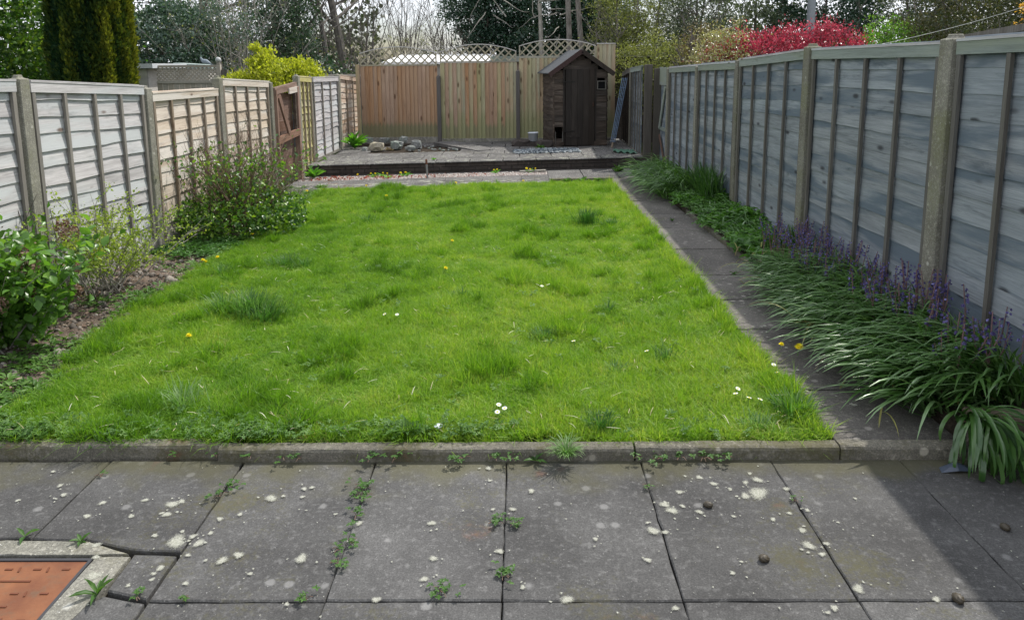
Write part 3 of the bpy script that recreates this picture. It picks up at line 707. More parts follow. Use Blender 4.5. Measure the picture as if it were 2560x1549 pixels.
# gate
gt = empty('gate', (XL + .02, 11.03, -.02), R(90)); tag(gt, 'broken brown wooden gate in the left fence behind the shrub', 'gate')
def gb(nm, a, b, wd, th, mat):
    m = MB(); m.beam(a, b, th, wd); return m.build(nm, mat, gt)
gb('stile', (.04, -.02, .05), (.04, -.02, 1.48), .07, .05, W_GATE); gb('stile', (1.06, -.03, -.05), (1.08, -.03, 1.5), .09, .08, W_GATE)
gb('top_rail', (.0, -.02, 1.46), (1.1, -.02, 1.52), .11, .045, W_GATEX); gb('middle_rail', (.0, -.03, .70), (1.06, -.05, .76), .11, .05, W_GATEX)
gb('brace', (.12, -.055, 1.38), (.52, -.06, .78), .10, .03, W_GATE); gb('hinge_block', (.62, -.055, 1.44), (1.12, -.055, 1.46), .09, .02, W_CREAM)
for i in range(9):
    m = plank_mesh(.98, .19, W_GATEX, rnd.uniform(-.03, .03), 900 + i, .008); o = m.build('plank', W_GATEX, gt); o.location = (.06, .03, .02 + i * .155 + (.0 if i < 8 else -.03)); o.rotation_euler = (0, 0, 0)
gb('inner_batten', (.95, -.03, .76), (.95, -.03, 1.42), .05, .04, W_SHED)

# ---- right fence (planks face -X): run from near to far, local y = -X
XR = 2.62
BLU = (W_BLUE, W_BLUEZ, W_BLUER, W_SILVER)  # pale silver capping paints in the sunlit top edge
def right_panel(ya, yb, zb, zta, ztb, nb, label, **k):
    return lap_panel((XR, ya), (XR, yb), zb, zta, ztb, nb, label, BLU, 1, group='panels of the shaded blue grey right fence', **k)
right_panel(.36, 2.30, .12, 1.93, 1.92, 12, 'blue grey lap panel beyond the right edge beside the patio', seed=11, gravel=.2, amp=.004)
right_panel(2.47, 4.37, .12, 1.93, 1.91, 12, 'blue grey lap panel at the right edge behind the near bluebells', seed=12, gravel=.2, amp=.005)
right_panel(4.53, 6.51, .12, 1.90, 1.90, 12, 'blue grey lap panel between the two tall posts behind the bluebells', seed=13, gravel=.2, amp=.004)
right_panel(6.66, 8.63, .11, 1.90, 1.83, 12, 'blue grey lap panel sloping down past the ground cover', seed=14, gravel=.2, amp=.004)
right_panel(8.78, 10.61, .10, 1.80, 1.77, 12, 'blue grey lap panel behind the far daylily clump', seed=15, gravel=.2, amp=.004)
right_panel(10.75, 12.65, .08, 1.76, 1.72, 12, 'farthest blue grey lap panel before the broken gate', seed=16, gravel=.2, amp=.004)
for y, z, lab in ((.26, 1.97, 'concrete post right of the patio out of view'), (2.39, 1.96, 'concrete post beside the near bluebells just outside the photo'), (4.45, 1.96, 'big rounded concrete post nearest the camera on the right fence'), (6.585, 1.965, 'square topped concrete post second from the right edge'),
                  (8.70, 1.86, 'concrete post at the end of the sloping right panel'), (10.68, 1.78, 'dark concrete post behind the far daylilies'), (12.73, 1.75, 'concrete post on the near side of the broken blue gate')):
    post(XR - .012, y, -.2, z, lab, .115 if y < 8 else .1, .13 if y < 8 else .11, group='concrete posts of the right fence')
# broken blue gate, dark boards at the jog, far panels
gg = empty('blue_gate', (XR, 12.98, .0), R(90)); tag(gg, 'narrow blue grey gate with a slipped diagonal brace beside the dark posts', 'gate')
m = MB(); m.box(.0, .62, .0, .03, 1.42, 1.74); m.build('top_board', W_BLUER, gg)
for i in range(4): m = MB(); m.box(.02 + i * .15, .165 + i * .15, -.02, -.005, .0, 1.42); m.build('board', W_BLUE, gg)
m = MB(); m.beam((.1, .02, 1.40), (.52, .03, .62), .02, .09); m.build('brace', W_BLUER, gg)
m = MB(); m.beam((.05, .02, .05), (.5, .03, .50), .02, .06); m.build('fallen_lath', W_GATEX, gg)
m = MB(); m.box(0, .62, 0, .025, .60, .66); m.build('middle_rail', W_BLUER, gg)
for i, (x, y, wx, z, lab) in enumerate(((2.56, 13.62, .12, 1.72, 'right one of two dark timber posts at the fence corner'), (2.40, 13.66, .14, 1.79, 'left one of two dark timber posts at the fence corner'))):
    m = MB(); m.box(-wx / 2, wx / 2, -.05, .05, -.2, z); me = bevel(m.mesh('timber_post', wood('dark_timber_%s' % ('a', 'b')[i], [(.05, .043, .036), (.085, .075, .064), (.12, .11, .095)], 'z', .1, .2)), .006)
    o = inst_of(me, 'timber_post', None, (x, y, 0)); tag(o, lab, 'timber post', 'dark timber posts')
lap_panel((2.31, 13.75), (2.33, 15.1), .12, 1.75, 1.70, 12, 'green tinted lap panel on the right side of the terrace', (W_BLUE, W_BLUEZ, W_BLUER, W_BLUER), 1, seed=21, gravel=.16, group='panels of the shaded blue grey right fence')
lap_panel((2.33, 15.2), (2.36, 16.5), .12, 1.70, 1.60, 12, 'dark lap panel behind the blue ladder by the shed', (W_SHED, W_SHEDZ, W_BLUEZ, W_BLUEZ), 1, seed=22, gravel=.16, group='panels of the shaded blue grey right fence')
post(2.32, 15.15, -.1, 1.74, 'concrete post between the two right terrace panels', .09, .09, group='concrete posts of the right fence')

# ---- back fence: close board panels with arched lattice
YB = 16.35
def close_panel(x0, x1, zb, zt, lend, lpk, mat, label, seed, y=YB, board=.088, lattice=True, seg=None):
    t = empty('fence_panel', (x0, y, 0)); tag(t, label, 'fence panel', 'close board panels of the back fence')
    L = x1 - x0; n = int(round(L / board)); bw = L / n
    r = random.Random(seed)
    _m = MB(); _m.add([(0, .004, 0), (bw * 1.1, -.024, 0), (bw * 1.1, -.010, 0), (0, .010, 0), (0, .004, zt - zb), (bw * 1.1, -.024, zt - zb), (bw * 1.1, -.010, zt - zb), (0, .010, zt - zb)],
             [(0, 3, 2, 1), (4, 5, 6, 7), (0, 1, 5, 4), (1, 2, 6, 5), (2, 3, 7, 6), (3, 0, 4, 7)])
    me = _m.mesh('board', mat if not isinstance(mat, list) else mat[0]); me2 = _m.mesh('board', mat if not isinstance(mat, list) else mat[1])
    for i in range(n):
        inst_of(me2 if (isinstance(mat, list) and r.random() < seg[min(2, int(3 * i / n))]) else me, 'board', t, (i * bw, r.gauss(0, .0015), zb), (0, r.gauss(0, .0012), 0))
    m = MB(); m.box(0, L, .008, .04, zb + .2, zb + .28); m.box(0, L, .008, .04, zt - .3, zt - .22); m.build('arris_rail', W_CREAMZ, t)
    m = MB(); m.box(0, L, -.012, .012, zb - .16, zb - .004); m.build('gravel_board', C_GRAV, t)
    if lattice:
        zl = zt + .004
        def arch(x): return lend + (lpk - lend) * (1 - ((x - L / 2) / (L / 2)) ** 2)
        m = MB(); m.box(0, L, -.02, .02, zl, zl + .03); m.build('lattice_rail', W_LATH, t)
        m = MB(); m.box(0, .026, -.018, .018, zl + .03, arch(0.01)); m.build('lattice_stile', W_LATH, t)
        m = MB(); m.box(L - .026, L, -.018, .018, zl + .03, arch(L - .01)); m.build('lattice_stile', W_LATH, t)
        m = MB(); k = 16
        vs = []
        for i in range(k + 1):
            x = L * i / k; z = arch(x); vs += [(x, -.022, z), (x, .022, z), (x, .022, z + .02), (x, -.022, z + .02)]
        m.add(vs, [(i * 4 + j, (i + 1) * 4 + j, (i + 1) * 4 + (j + 1) % 4, i * 4 + (j + 1) % 4) for i in range(k) for j in range(4)] + [(0, 1, 2, 3), tuple(k * 4 + j for j in range(4))[::-1]])
        m.build('arched_rail', W_PALE if 'W_PALE' in globals() else W_LATH, t)
        zz = zl + .03; st = .172
        for sgn in (1, -1):
            x = -.36
            while x < L + .36:
                pts = []
                for q in np.linspace(0, .5, 60):
                    px_, pz = x + sgn * q, zz + q
                    if .02 < px_ < L - .02 and pz < arch(px_): pts.append((px_, pz))
                if len(pts) > 3:
                    m = MB(); m.beam((pts[0][0], 0, pts[0][1]), (pts[-1][0], 0, pts[-1][1]), .008, .030, up=(sgn * -1, 0, 1))
                    m.build('lath', W_LATH, t).location = (0, -.006 * sgn, 0)
                x += st
    return t
W_PALE = wood('pale_rail_wood', [(.3, .28, .25), (.5, .48, .45), (.62, .6, .57)], 'x', .1, 0)
close_panel(-3.54, -1.83, .22, 1.80, 2.07, 2.21, W_CLOSE, 'pinkish brown close board panel left in the back fence', 31)
close_panel(-1.76, -.06, .18, 1.86, 2.09, 2.25, [W_CLOSE, W_CLOSEG], 'mixed brown and green close board panel in the middle of the back fence', 32, seg=(.4, .6, .75))
close_panel(.0, 1.69, .18, 1.95, 2.20, 2.34, W_CLOSEG, 'olive green close board panel behind the shed in the back fence', 33)
o = close_panel(1.73, 2.12, .18, 2.24, 0, 0, W_CLOSEG, 'narrow tall close board stub with a pale cap right of the shed roof', 34, lattice=False)
m = MB(); m.box(-.01, .40, -.03, .03, 2.243, 2.262); m.build('capping', W_PALE, o)
for x, z, lab in ((-1.795, 1.60, 'dark concrete post between the left and middle back panels'), (-.03, 1.70, 'dark concrete post between the middle and right back panels')):
    post(x, YB - .03, -.1, z, lab, .085, .1, group='posts of the back fence', mat=wood('dark_post_%d' % int(z * 10), [(.07, .065, .06), (.12, .11, .105), (.16, .15, .145)], 'z', .1, 0))
post(-3.59, YB - .03, -.1, 1.84, 'green grey timber post at the left end of the back fence', .08, .08, group='posts of the back fence', mat=W_CLOSEG, round_=False)
post(1.705, YB + .03, -.1, 2.2, 'slim timber post behind the shed roof ridge', .04, .06, group='posts of the back fence', mat=W_CLOSEG, round_=False)

# ---------------------------------------------------------------- shed
SA = R(9.2)
sh = empty('shed', (.72, 15.1, TZ + .012), SA); tag(sh, 'small dark brown garden shed with a pitched felt roof and broken boards', 'shed')
SW, SD, SE, SR = 1.12, 1.12, 1.575, 1.965
def cl_plank(x0, x1, y0, y1, z, h, seed, nrm=(0, -1), parent=sh, sl=0.0):
    a = Vector((x0, y0)); b = Vector((x1, y1)); L = (b - a).length
    m = plank_mesh(L, h, W_SHED, sl, seed, .010, .014, max(4, int(L / .10)))
    o = m.build('plank', W_SHED, parent); o.location = (x0, y0, min(z, 1.405) if h > .13 else z); o.rotation_euler = (0, 0, math.atan2(b.y - a.y, b.x - a.x)); return o
k = 0
for i in range(12):   # front left of door / right of door.  local y of plank must face -y -> run from right to left
    z = .0 + i * .13
    if not (.04 < z < .30): cl_plank(.21, .0, 0, 0, z, .155, 700 + i, sl=rnd.uniform(-.012, .012))
    else: cl_plank(.21, .17, 0, 0, z, .155, 720 + i)
    if not (1.10 < z < 1.32): cl_plank(1.11, .88, 0, 0, z, .155, 740 + i, sl=rnd.uniform(-.014, .014))
    else: cl_plank(1.11, 1.075, 0, 0, z, .155, 760 + i); cl_plank(.905, .88, 0, 0, z, .155, 770 + i)
    cl_plank(0, 0, 0, SD, z, .155, 780 + i, sl=rnd.uniform(-.02, .02)) if i < 12 else None
for i in range(12): cl_plank(SW, SW, SD, 0, i * .13, .155, 800 + i)
for i in range(4):   # gable
    z = 1.57 + i * .10; hw = (SR - z - .145) / (SR - SE) * SW / 2
    if hw > .05: cl_plank(SW / 2 + min(hw, SW / 2), SW / 2 - min(hw, SW / 2), 0, 0, z, .12, 820 + i)
m = MB(); m.box(0, .03, .0, .03, 0, SE); m.build('corner_batten', W_SHED, sh).location = (-.03, -.03, 0)
m = MB(); m.box(0, SW, 0, .02, 0, SE); m.build('back_wall', W_SHED, sh).location = (0, SD - .02, 0)
for x in (.20, .875): m = MB(); m.box(0, .03, -.03, .0, 0, 1.6); m.build('door_jamb', W_SHEDZ, sh).location = (x - .015, -.001, 0)
dr = MB(); dr.box(0, .62, -.004, .018, 0, 1.58); dr = dr.build('door', W_SHEDZ, sh); dr.location = (.23, -.035, .012)
for i in range(5):
    m = MB(); m.box(.002 + i * .1236, .1216 + i * .1236, -.016, -.0045, .002, 1.578); bevel(m.mesh('x', W_SHEDZ), .003); m.build('door_board', W_SHEDZ, dr)
m = MB(); m.box(0, .025, -.03, -.018, 0, .09); m.build('latch', flat('rusty_iron', (.06, .035, .025), .6, metal=.5), dr).location = (.57, 0, .8)
m = MB(); m.box(.02, .30, -.026, -.0165, .17, .21); m.build('door_ledge', W_SHEDZ, dr)
for z in (.28, 1.3): m = MB(); m.box(-.03, .20, -.022, -.0165, z, z + .03); m.box(-.05, -.03, -.024, -.0165, z - .04, z + .07); m.build('hinge', flat('black_iron', (.02, .018, .016), .5, metal=.4), dr)
# little window and missing board frames
wnd = MB(); F = [(.90, 1.16, .19, .18)]
for (x, z, ww, hh) in F:
    wnd.box(x, x + .018, -.045, -.02, z, z + hh); wnd.box(x + ww - .018, x + ww, -.045, -.02, z, z + hh); wnd.box(x + .018, x + ww - .018, -.045, -.02, z, z + .016); wnd.box(x + .018, x + ww - .018, -.045, -.02, z + hh - .016, z + hh)
wo_ = wnd.build('window', W_BLUEZ, sh)
m = MB(); m.box(.917, 1.073, -.018, -.014, 1.17, 1.33); m.build('pane', flat('unlit_opening', (.005, .005, .006), .6, .1), wo_)  # near-black matt sheet paints the unlit shed opening
m = MB(); m.box(.018, .03, -.03, -.015, .05, .30); m.box(.165, .178, -.03, -.015, .03, .30); m.build('hole_frame', W_BLUEZ, sh)
m = MB(); m.beam((.0, -.045, -.03), (.20, -.05, .07), .02, .06); m.build('slipped_board', W_SHED, sh)
m = MB(); m.beam((.80, -.04, .04), (1.12, -.04, .055), .02, .09); m.build('bottom_board', W_SHED, sh)
m = MB(); m.box(.0, SW, .0, SD, -.02, .0); m.build('floor', W_SHEDZ, sh)
FELT = NT('roof_felt'); _n = FELT.noise(FELT.pos(), 8, 5); FELT = FELT.fin(FELT.bsdf(FELT.mix(_n, (.045, .05, .055), (.085, .092, .10)), .8, FELT.bump(FELT.noise(FELT.pos(), 90, 3), .4, .004), .3))
ov = .125
for sgn in (-1, 1):
    cx = SW / 2; ex = cx + sgn * (SW / 2 + ov); sl_ = (SR - SE) / (SW / 2); ze = SR - sl_ * (SW / 2 + ov)
    vs = [(cx, -.10, SR + .02), (ex, -.10, ze + .02), (ex, SD + .08, ze + .02), (cx, SD + .08, SR + .02), (cx, -.10, SR), (ex, -.10, ze), (ex, SD + .08, ze), (cx, SD + .08, SR)]
    fs = [(0, 1, 2, 3), (7, 6, 5, 4), (0, 4, 5, 1), (1, 5, 6, 2), (2, 6, 7, 3)]
    if sgn > 0: fs = [f[::-1] for f in fs]
    m = MB(); m.add(vs, fs); m.build('roof', FELT, sh)
    m = MB(); m.beam((cx, -.115, SR - .018), (ex, -.115, ze - .018), .03, .092, up=(0, 0, 1)); m.build('bargeboard', W_BARGE if sgn < 0 else W_SHEDZ, sh)

# ladder, bucket, rocks, cloths on the terrace
BLUEM = flat('blue_ladder_paint', (.13, .19, .28), .45, .5, .2, var=.35)
ld = empty('ladder', (0, 0, 0)); tag(ld, 'blue folded ladder leaning in the corner right of the shed', 'ladder')
A0 = Vector((1.87, 14.88, .22)); A1 = Vector((2.12, 15.12, 1.52)); sd = Vector((.055, .0, 0))
for i in range(4):
    m = MB(); m.beam(A0 + sd * i * .5, A1 + sd * i * .62, .012, .010); m.build('rail', BLUEM, ld)
for i in range(11):
    t = .04 + i * .09; a = A0.lerp(A1, t); m = MB(); m.beam(a, a + sd * (1.5 + .36 * t), .008, .008); m.build('rung', BLUEM if i % 5 else W_BARGE, ld)
m = MB(); m.beam(A0 + sd * .8 - (A1 - A0) * .085, A0 + sd * .8, .03, .03); m.build('foot', W_CREAMZ, ld)
bk = empty('bucket', (.285, 15.32, TZ + .10)); tag(bk, 'white plastic tub resting on stones left of the shed', 'bucket')
m = MB(); m.lathe([(.0, 0), (.095, 0), (.105, .17), (.112, .17), (.112, .185), (.102, .185), (.092, .01), (.0, .01)], 20); m.build('tub', flat('white_plastic', (.6, .63, .68), .4, var=.1), bk, True)
def rock(x, y, z, sx, sy, sz, label, mat=C_ROCK, seed=0, rz=0, group='rockery stones'):
    if seed < 9: sx, sy, sz, z = sx * .70, sy * .8, sz * .66, TZ + (z - TZ) * .62; x = -2.9 + (x + 2.9) * .92
    bm = bmesh.new(); bmesh.ops.create_icosphere(bm, subdivisions=2, radius=1); r = random.Random(seed)
    for v in bm.verts:
        c = v.co; q = 1 + .28 * math.sin(c.x * 3 + seed) * math.sin(c.y * 4 + seed * 2) + r.gauss(0, .09)
        v.co = Vector((max(-.80, min(.86, c.x * q + .18 * c.z)), max(-.8, min(.8, c.y * q)), max(-.6, min(.70 - .22 * c.x, c.z * q))))
        v.co = Vector((v.co.x * sx, v.co.y * sy, v.co.z * sz))
    me = bpy.data.meshes.new('rock'); bm.to_mesh(me); bm.free(); me.materials.append(mat)
    o = inst_of(me, 'rock', None, (x, y, z), (r.uniform(-.1, .1), r.uniform(-.1, .1), rz)); tag(o, label, 'rock', group); return o
rock(-2.93, 14.72, TZ + .10, .27, .14, .21, 'pale buff rock at the front of the rockery', C_ROCKW, 1, -.1)
rock(-2.52, 14.95, TZ + .11, .22, .16, .20, 'grey block behind the pale buff rock', C_ROCK, 2)
rock(-3.30, 15.6, TZ + .20, .2, .15, .12, 'rounded green grey rock at the left back of the rockery', C_ROCK, 3)
rock(-2.98, 15.9, TZ + .13, .2, .12, .12, 'flat green grey rock behind the pale one', C_ROCK, 4)
rock(-2.45, 15.5, TZ + .20, .17, .14, .17, 'bluish rock standing high in the rockery', C_ROCK, 5)
rock(-2.1, 15.1, TZ + .10, .18, .14, .22, 'angular grey rock at the right of the rockery', C_ROCK, 6, .4)
rock(-2.15, 14.68, TZ + .06, .15, .1, .12, 'small green grey rock at the front right of the rockery', C_ROCK, 7)
rock(-3.17, 14.62, TZ + .05, .10, .08, .10, 'small grey cube stone left of the buff rock', C_ROCK, 8)
rock(.02, 15.3, TZ + .05, .24, .16, .12, 'brown stone left of the white tub', C_BRICK, 9)
rock(.52, 15.12, TZ + .05, .22, .16, .13, 'dark stone between the white tub and the shed', C_BRICK, 10)
rock(.28, 15.34, TZ + .03, .2, .15, .10, 'dark flat stone under the white tub', C_BRICK, 11)
for i in range(26):
    a = rnd.uniform(-2.4, -1.1); b = rnd.uniform(14.5, 15.3)
    if inpit(a, b): rock(a, b, TZ - .0, rnd.uniform(.02, .05), .03, .025, 'small rubble stone in the soil of the planting hole', C_ROCK, 50 + i, group='rubble in the planting hole')
def cloth(name, pts, label, cat, mat, amp=.012):
    m = MB(); xs = np.linspace(0, 1, 22); ys2 = np.linspace(0, 1, 12); P = [Vector(p) for p in pts]; vs = []
    for v in ys2:
        for u in xs:
            p = P[0].lerp(P[1], u).lerp(P[3].lerp(P[2], u), v); e = .03 * math.sin(u * 19) * (1 if v in (0, 1) else 0)
            vs.append((p.x, p.y + e, TZ + .014 + amp * (1 + math.sin(u * 23 + v * 9) * math.sin(v * 17 + 2))))
    m.add(vs, [(j * 22 + i, j * 22 + i + 1, (j + 1) * 22 + i + 1, (j + 1) * 22 + i) for j in range(11) for i in range(21)])
    o = m.build(name, mat, smooth=True); tag(o, label, cat)
cloth('green_cloth', [(1.80, 13.95), (2.2, 13.62), (2.22, 14.15), (1.85, 14.3)], 'crumpled green cloth on the terrace corner beside the right fence', 'cloth', flat('green_cloth', (.08, .17, .12), .9, var=.35), .02)
sl_t = NT('slate_chips'); _n = sl_t.voro(sl_t.pos(), 38, out='Color'); _s = sl_t.sep(_n)[0]
SLATE = sl_t.fin(sl_t.bsdf(sl_t.ramp(_s, [(0, (.08, .1, .12)), (.6, (.16, .2, .23)), (.85, (.3, .33, .36)), (1, (.6, .62, .62))]), .7, sl_t.bump(_s, .5, .01)))
n = 900; X = rng.uniform(-.12, 1.18, n); off = rng.uniform(0, 1, n); pos = np.stack([X, 13.95 + (X - .5) * .14 + off * .75 * (1 - abs(X - .5) * .25), np.full(n, TZ + .012)], 1)
o = many('slate_chippings', pv, pf, pos, basis(randdir(n), randdir(n)), rng.uniform(.010, .026, n)[:, None] * np.array([[1, 1.4, .35]]), rng.random(n), GRAVM)
o.data.materials[0] = leafmat('slate_chip', [(.07, .09, .11), (.15, .18, .2), (.42, .45, .46)], .0, .7, .3)
tag(o, 'scatter of blue grey slate chippings on the terrace before the shed', 'slate chips', kind='stuff')
# thin metal post in the gravel
pp = empty('stake', (-1.555, 12.1, G(12.1) - .02)); tag(pp, 'short thin metal stake with a rusty top standing in the gravel', 'stake')
m = MB(); m.tube([(0, 0, 0), (-.012, 0, .26)], .017, 10); m.build('shaft', flat('galvanised_metal', (.25, .25, .25), .5, .5, .5, var=.2), pp)
m = MB(); m.tube([(-.012, 0, .261), (-.016, 0, .345)], .0172, 10); m.build('rusty_top', flat('rust_tube', (.14, .06, .035), .8, var=.3), pp)
# sleeper retaining the right border, dark block under it
m = MB(); m.box(0, .62, 0, .12, 0, .09); me = bevel(m.mesh('sleeper', W_OLD), .008)
tag(inst_of(me, 'sleeper', None, (2.07, 3.12, .105), (0, R(1.5), R(-2))), 'short mossy timber sleeper retaining the near end of the border', 'timber sleeper')
m = MB(); m.box(0, .5, 0, .08, 0, .10); me = bevel(m.mesh('block', C_KERB), .008)
tag(inst_of(me, 'kerb_block', None, (2.09, 3.14, 0)), 'dark mossy block under the timber sleeper', 'kerb')
bag = MB(); bag.add([(0, 0, .006), (.07, -.01, .02), (.14, .0, .012), (.15, .04, .01), (.08, .05, .03), (.01, .04, .008), (.075, .02, .045)], [(0, 1, 6), (1, 2, 6), (2, 3, 6), (3, 4, 6), (4, 5, 6), (5, 0, 6)])
tag(bag.build('blue_litter', flat('blue_plastic_litter', (.05, .065, .095), .4, .5), loc=(1.86, 2.995, -.004)), 'scrap of blue grey litter under the drooping leaves', 'litter')

# pine cones (dark lumps) on the patio
for x, y, s, lab in ((.765, 2.75, .016, 'dark snail shell like lump near the big lichen patch'), (.885, 2.42, .017, 'dark brown lump in the middle of the right paving slab'), (1.47, 2.215, .019, 'brown lump lying on the paving joint at lower right'), (1.88, 2.6, .017, 'dark lump in the shade at the right edge of the patio')):
    bm = bmesh.new(); bmesh.ops.create_icosphere(bm, subdivisions=3, radius=1)
    for v in bm.verts:
        c = v.co; a = math.atan2(c.y, c.x); q = 1 + .13 * math.sin(a * 5 + c.z * 9) + .05 * math.sin(c.z * 25)
        v.co = Vector((c.x * q * s * 1.25, c.y * q * s * .9, c.z * q * s * .75))
    me = bpy.data.meshes.new('snail_shell'); bm.to_mesh(me); bm.free(); me.materials.append(flat('brown_shell', (.055, .045, .03), .55, .4, var=.6))
    me.polygons.foreach_set('use_smooth', [True] * len(me.polygons))
    tag(inst_of(me, 'snail_shell', None, (x, y, s * .6), (0, .2, rnd.uniform(0, 3))), lab, 'shell', 'dark lumps on the patio')

# ================================================================ VEGETATION
def fbm(x, y, s, seed=0):
    r = np.random.default_rng(seed); v = 0; a = 1; tot = 0
    for o in range(4):
        ph = r.uniform(0, 6.28, 6); k = s * 2 ** o
        v = v + a * (np.sin(x * k * 1.1 + ph[0] + 1.7 * np.sin(y * k * .7 + ph[1])) * np.sin(y * k * .9 + ph[2] + 1.5 * np.sin(x * k * .8 + ph[3])))
        tot += a; a *= .6
    return v / tot

# ---- lawn: instanced clumps of real blades
def blade_clump(seed, n, rad, h0, h1, wd, lean=.5, segs=3):
    r = np.random.default_rng(seed)
    vs = []; fs = []; tint = []
    for i in range(n):
        a = r.uniform(0, 6.28); d = rad * math.sqrt(r.random()); x = d * math.cos(a); y = d * math.sin(a)
        h = r.uniform(h0, h1) * (1.0 if r.random() > .12 else 1.35); az_ = r.uniform(0, 6.28); ln = h * abs(r.normal(0, lean)) + .1 * h; fa = r.uniform(0, 3.14)
        wx, wy = math.cos(fa) * wd / 2, math.sin(fa) * wd / 2; b = len(vs); tn = float(np.clip(r.normal(.5, .3), 0, 1))  # wide random tint puts shadow among the blades into their colour
        for s in range(segs):
            t = s / segs; k = 1 - .35 * t
            px_, py_, pz = x + math.cos(az_) * ln * t ** 1.8, y + math.sin(az_) * ln * t ** 1.8, h * (t - .18 * t * t * min(1.5, ln / h)) - .006
            vs += [(px_ - wx * k, py_ - wy * k, pz), (px_ + wx * k, py_ + wy * k, pz)]; tint += [tn * .75 + .25 * t] * 2
        vs.append((x + math.cos(az_) * ln, y + math.sin(az_) * ln, h * (1 - .18 * min(1.5, ln / h)) - .006)); tint.append(tn * .75 + .25)
        for s in range(segs - 1): fs.append((b + 2 * s, b + 2 * s + 1, b + 2 * s + 3, b + 2 * s + 2))
        fs.append((b + 2 * segs - 2, b + 2 * segs - 1, b + 2 * segs))
    me = bpy.data.meshes.new('blades'); me.from_pydata(vs, [], fs); me.materials.append(GRASS)
    at = me.attributes.new('vt', 'FLOAT', 'POINT'); at.data.foreach_set('value', tint); return me
clumps = [blade_clump(i, 34, .036, .024, .060, .0032, 1.0) for i in range(10)] + [blade_clump(40 + i, 30, .032, .065, .115, .0038, .5) for i in range(4)]
PC = proto_collection('blade_clump_source', clumps)
def lawn_points():
    out = []
    for y0, y1, dens in ((3.19, 4.6, 1250), (4.6, 6.6, 1050), (6.6, 9.2, 800), (9.2, 12.0, 620)):
        n = int(dens * (y1 - y0) * 4.6)
        x = rng.uniform(-3.15, 1.5, n); y = rng.uniform(y0, y1, n); out.append(np.stack([x, y], 1))
    P = np.concatenate(out)
    ex = rng.normal(0, .03, len(P))
    ll = np.array([lawn_l(v) for v in P[:, 1]]) + fbm(P[:, 0], P[:, 1], 6, 3) * .05 + ex
    ok = (P[:, 0] > ll) & (P[:, 0] < 1.452 + .012 * np.sin(P[:, 1] * 9) + np.abs(ex) * .4) & (P[:, 1] < 10.99 + (P[:, 0] + 3) * .142 + ex) & (P[:, 1] > 3.168)
    ok &= ~((P[:, 0] > .45) & (P[:, 1] > 11.53))
    return P[ok]
P = lawn_points(); n = len(P)
h = .98 + .42 * fbm(P[:, 0], P[:, 1], 2.1, 1) + .44 * fbm(P[:, 0], P[:, 1], 5.5, 2) + rng.normal(0, .12, n)
tall = fbm(P[:, 0] * 1.0, P[:, 1], 4.0, 9) > .34
idx = rng.integers(0, 10, n); sel = tall & (rng.random(n) < .42); idx[sel] = rng.integers(10, 14, sel.sum())
# proud grass along the path edge
edge = (P[:, 0] > 1.33) & (rng.random(n) < .35); idx[edge] = rng.integers(10, 14, edge.sum())
tint = .55 + .30 * fbm(P[:, 0], P[:, 1], 1.3, 5) + .32 * fbm(P[:, 0], P[:, 1], 7, 6) + rng.normal(0, .12, n)
tint[sel] -= .30
tint += np.where(P[:, 0] < -1.6, -.08, .04)
tint = np.clip(tint, 0, .86); yl = (fbm(P[:, 0], P[:, 1], 3.7, 12) > .55) & (rng.random(n) < .3); tint[yl] = 1.15; h[yl] *= .6
z = np.array([G(v) for v in P[:, 1]]) - .004 + .022 * fbm(P[:, 0], P[:, 1], 4, 8)
rot = np.stack([rng.normal(0, .10, n), rng.normal(0, .10, n), rng.uniform(0, 6.28, n)], 1)
fr = P[:, 1] < 3.215; rot[fr, 0] = rng.uniform(.0, .9, fr.sum()); rot[fr, 2] = rng.normal(0, .5, fr.sum()); rot[fr, 1] = 0
sr = P[:, 0] > 1.42; rot[sr, 1] = rng.uniform(0, .8, sr.sum())
h = np.where(fr & (rng.random(n) < .3), h * 1.5, h)
s = np.clip(h, .35, 2.0); scl = np.stack([np.ones(n) * 1.05, np.ones(n) * 1.05, s], 1)
o = scatter('lawn_grass', PC, np.column_stack([P, z]), rot, scl, idx, np.clip(tint, 0, 1.2)); tag(o, 'bright green uneven lawn filling the middle of the garden', 'lawn', kind='stuff')

# coarse tufts: real blades
def strap(n, base, out_dir, L, wd, droop, segs=7, r=None):
    """vectorised arching strap leaves. base (n,3), out_dir (n,2) unit, L (n,), wd (n,), droop(n,)"""
    t = np.linspace(0, 1, segs + 1)[None, :]
    el0 = droop[:, 0][:, None]; el1 = droop[:, 1][:, None]
    ang = el0 + (el1 - el0) * t ** 1.2
    dl = L[:, None] / segs
    hx = np.concatenate([np.zeros((n, 1)), np.cumsum(np.cos(ang[:, :-1]) * dl, 1)], 1)
    hz = np.concatenate([np.zeros((n, 1)), np.cumsum(np.sin(ang[:, :-1]) * dl, 1)], 1)
    X = base[:, 0][:, None] + hx * out_dir[:, 0][:, None]; Y = base[:, 1][:, None] + hx * out_dir[:, 1][:, None]; Z = base[:, 2][:, None] + hz
    k = wd[:, None] / 2 * np.clip(np.minimum(1, (1.02 - t) * 3.2), 0.03, 1) * np.minimum(1, .55 + t * 3)
    sx = -out_dir[:, 1][:, None] * k; sy = out_dir[:, 0][:, None] * k
    V = np.stack([np.stack([X - sx, Y - sy, Z + k * .35], 2), np.stack([X, Y, Z], 2), np.stack([X + sx, Y + sy, Z + k * .35], 2)], 2)  # n,segs+1,3,3
    V = V.reshape(n, (segs + 1) * 3, 3)
    f = []
    for s_ in range(segs):
        for c in (0, 1): f.append((s_ * 3 + c, s_ * 3 + c + 1, s_ * 3 + 3 + c + 1, s_ * 3 + 3 + c))
    return V, np.array(f)
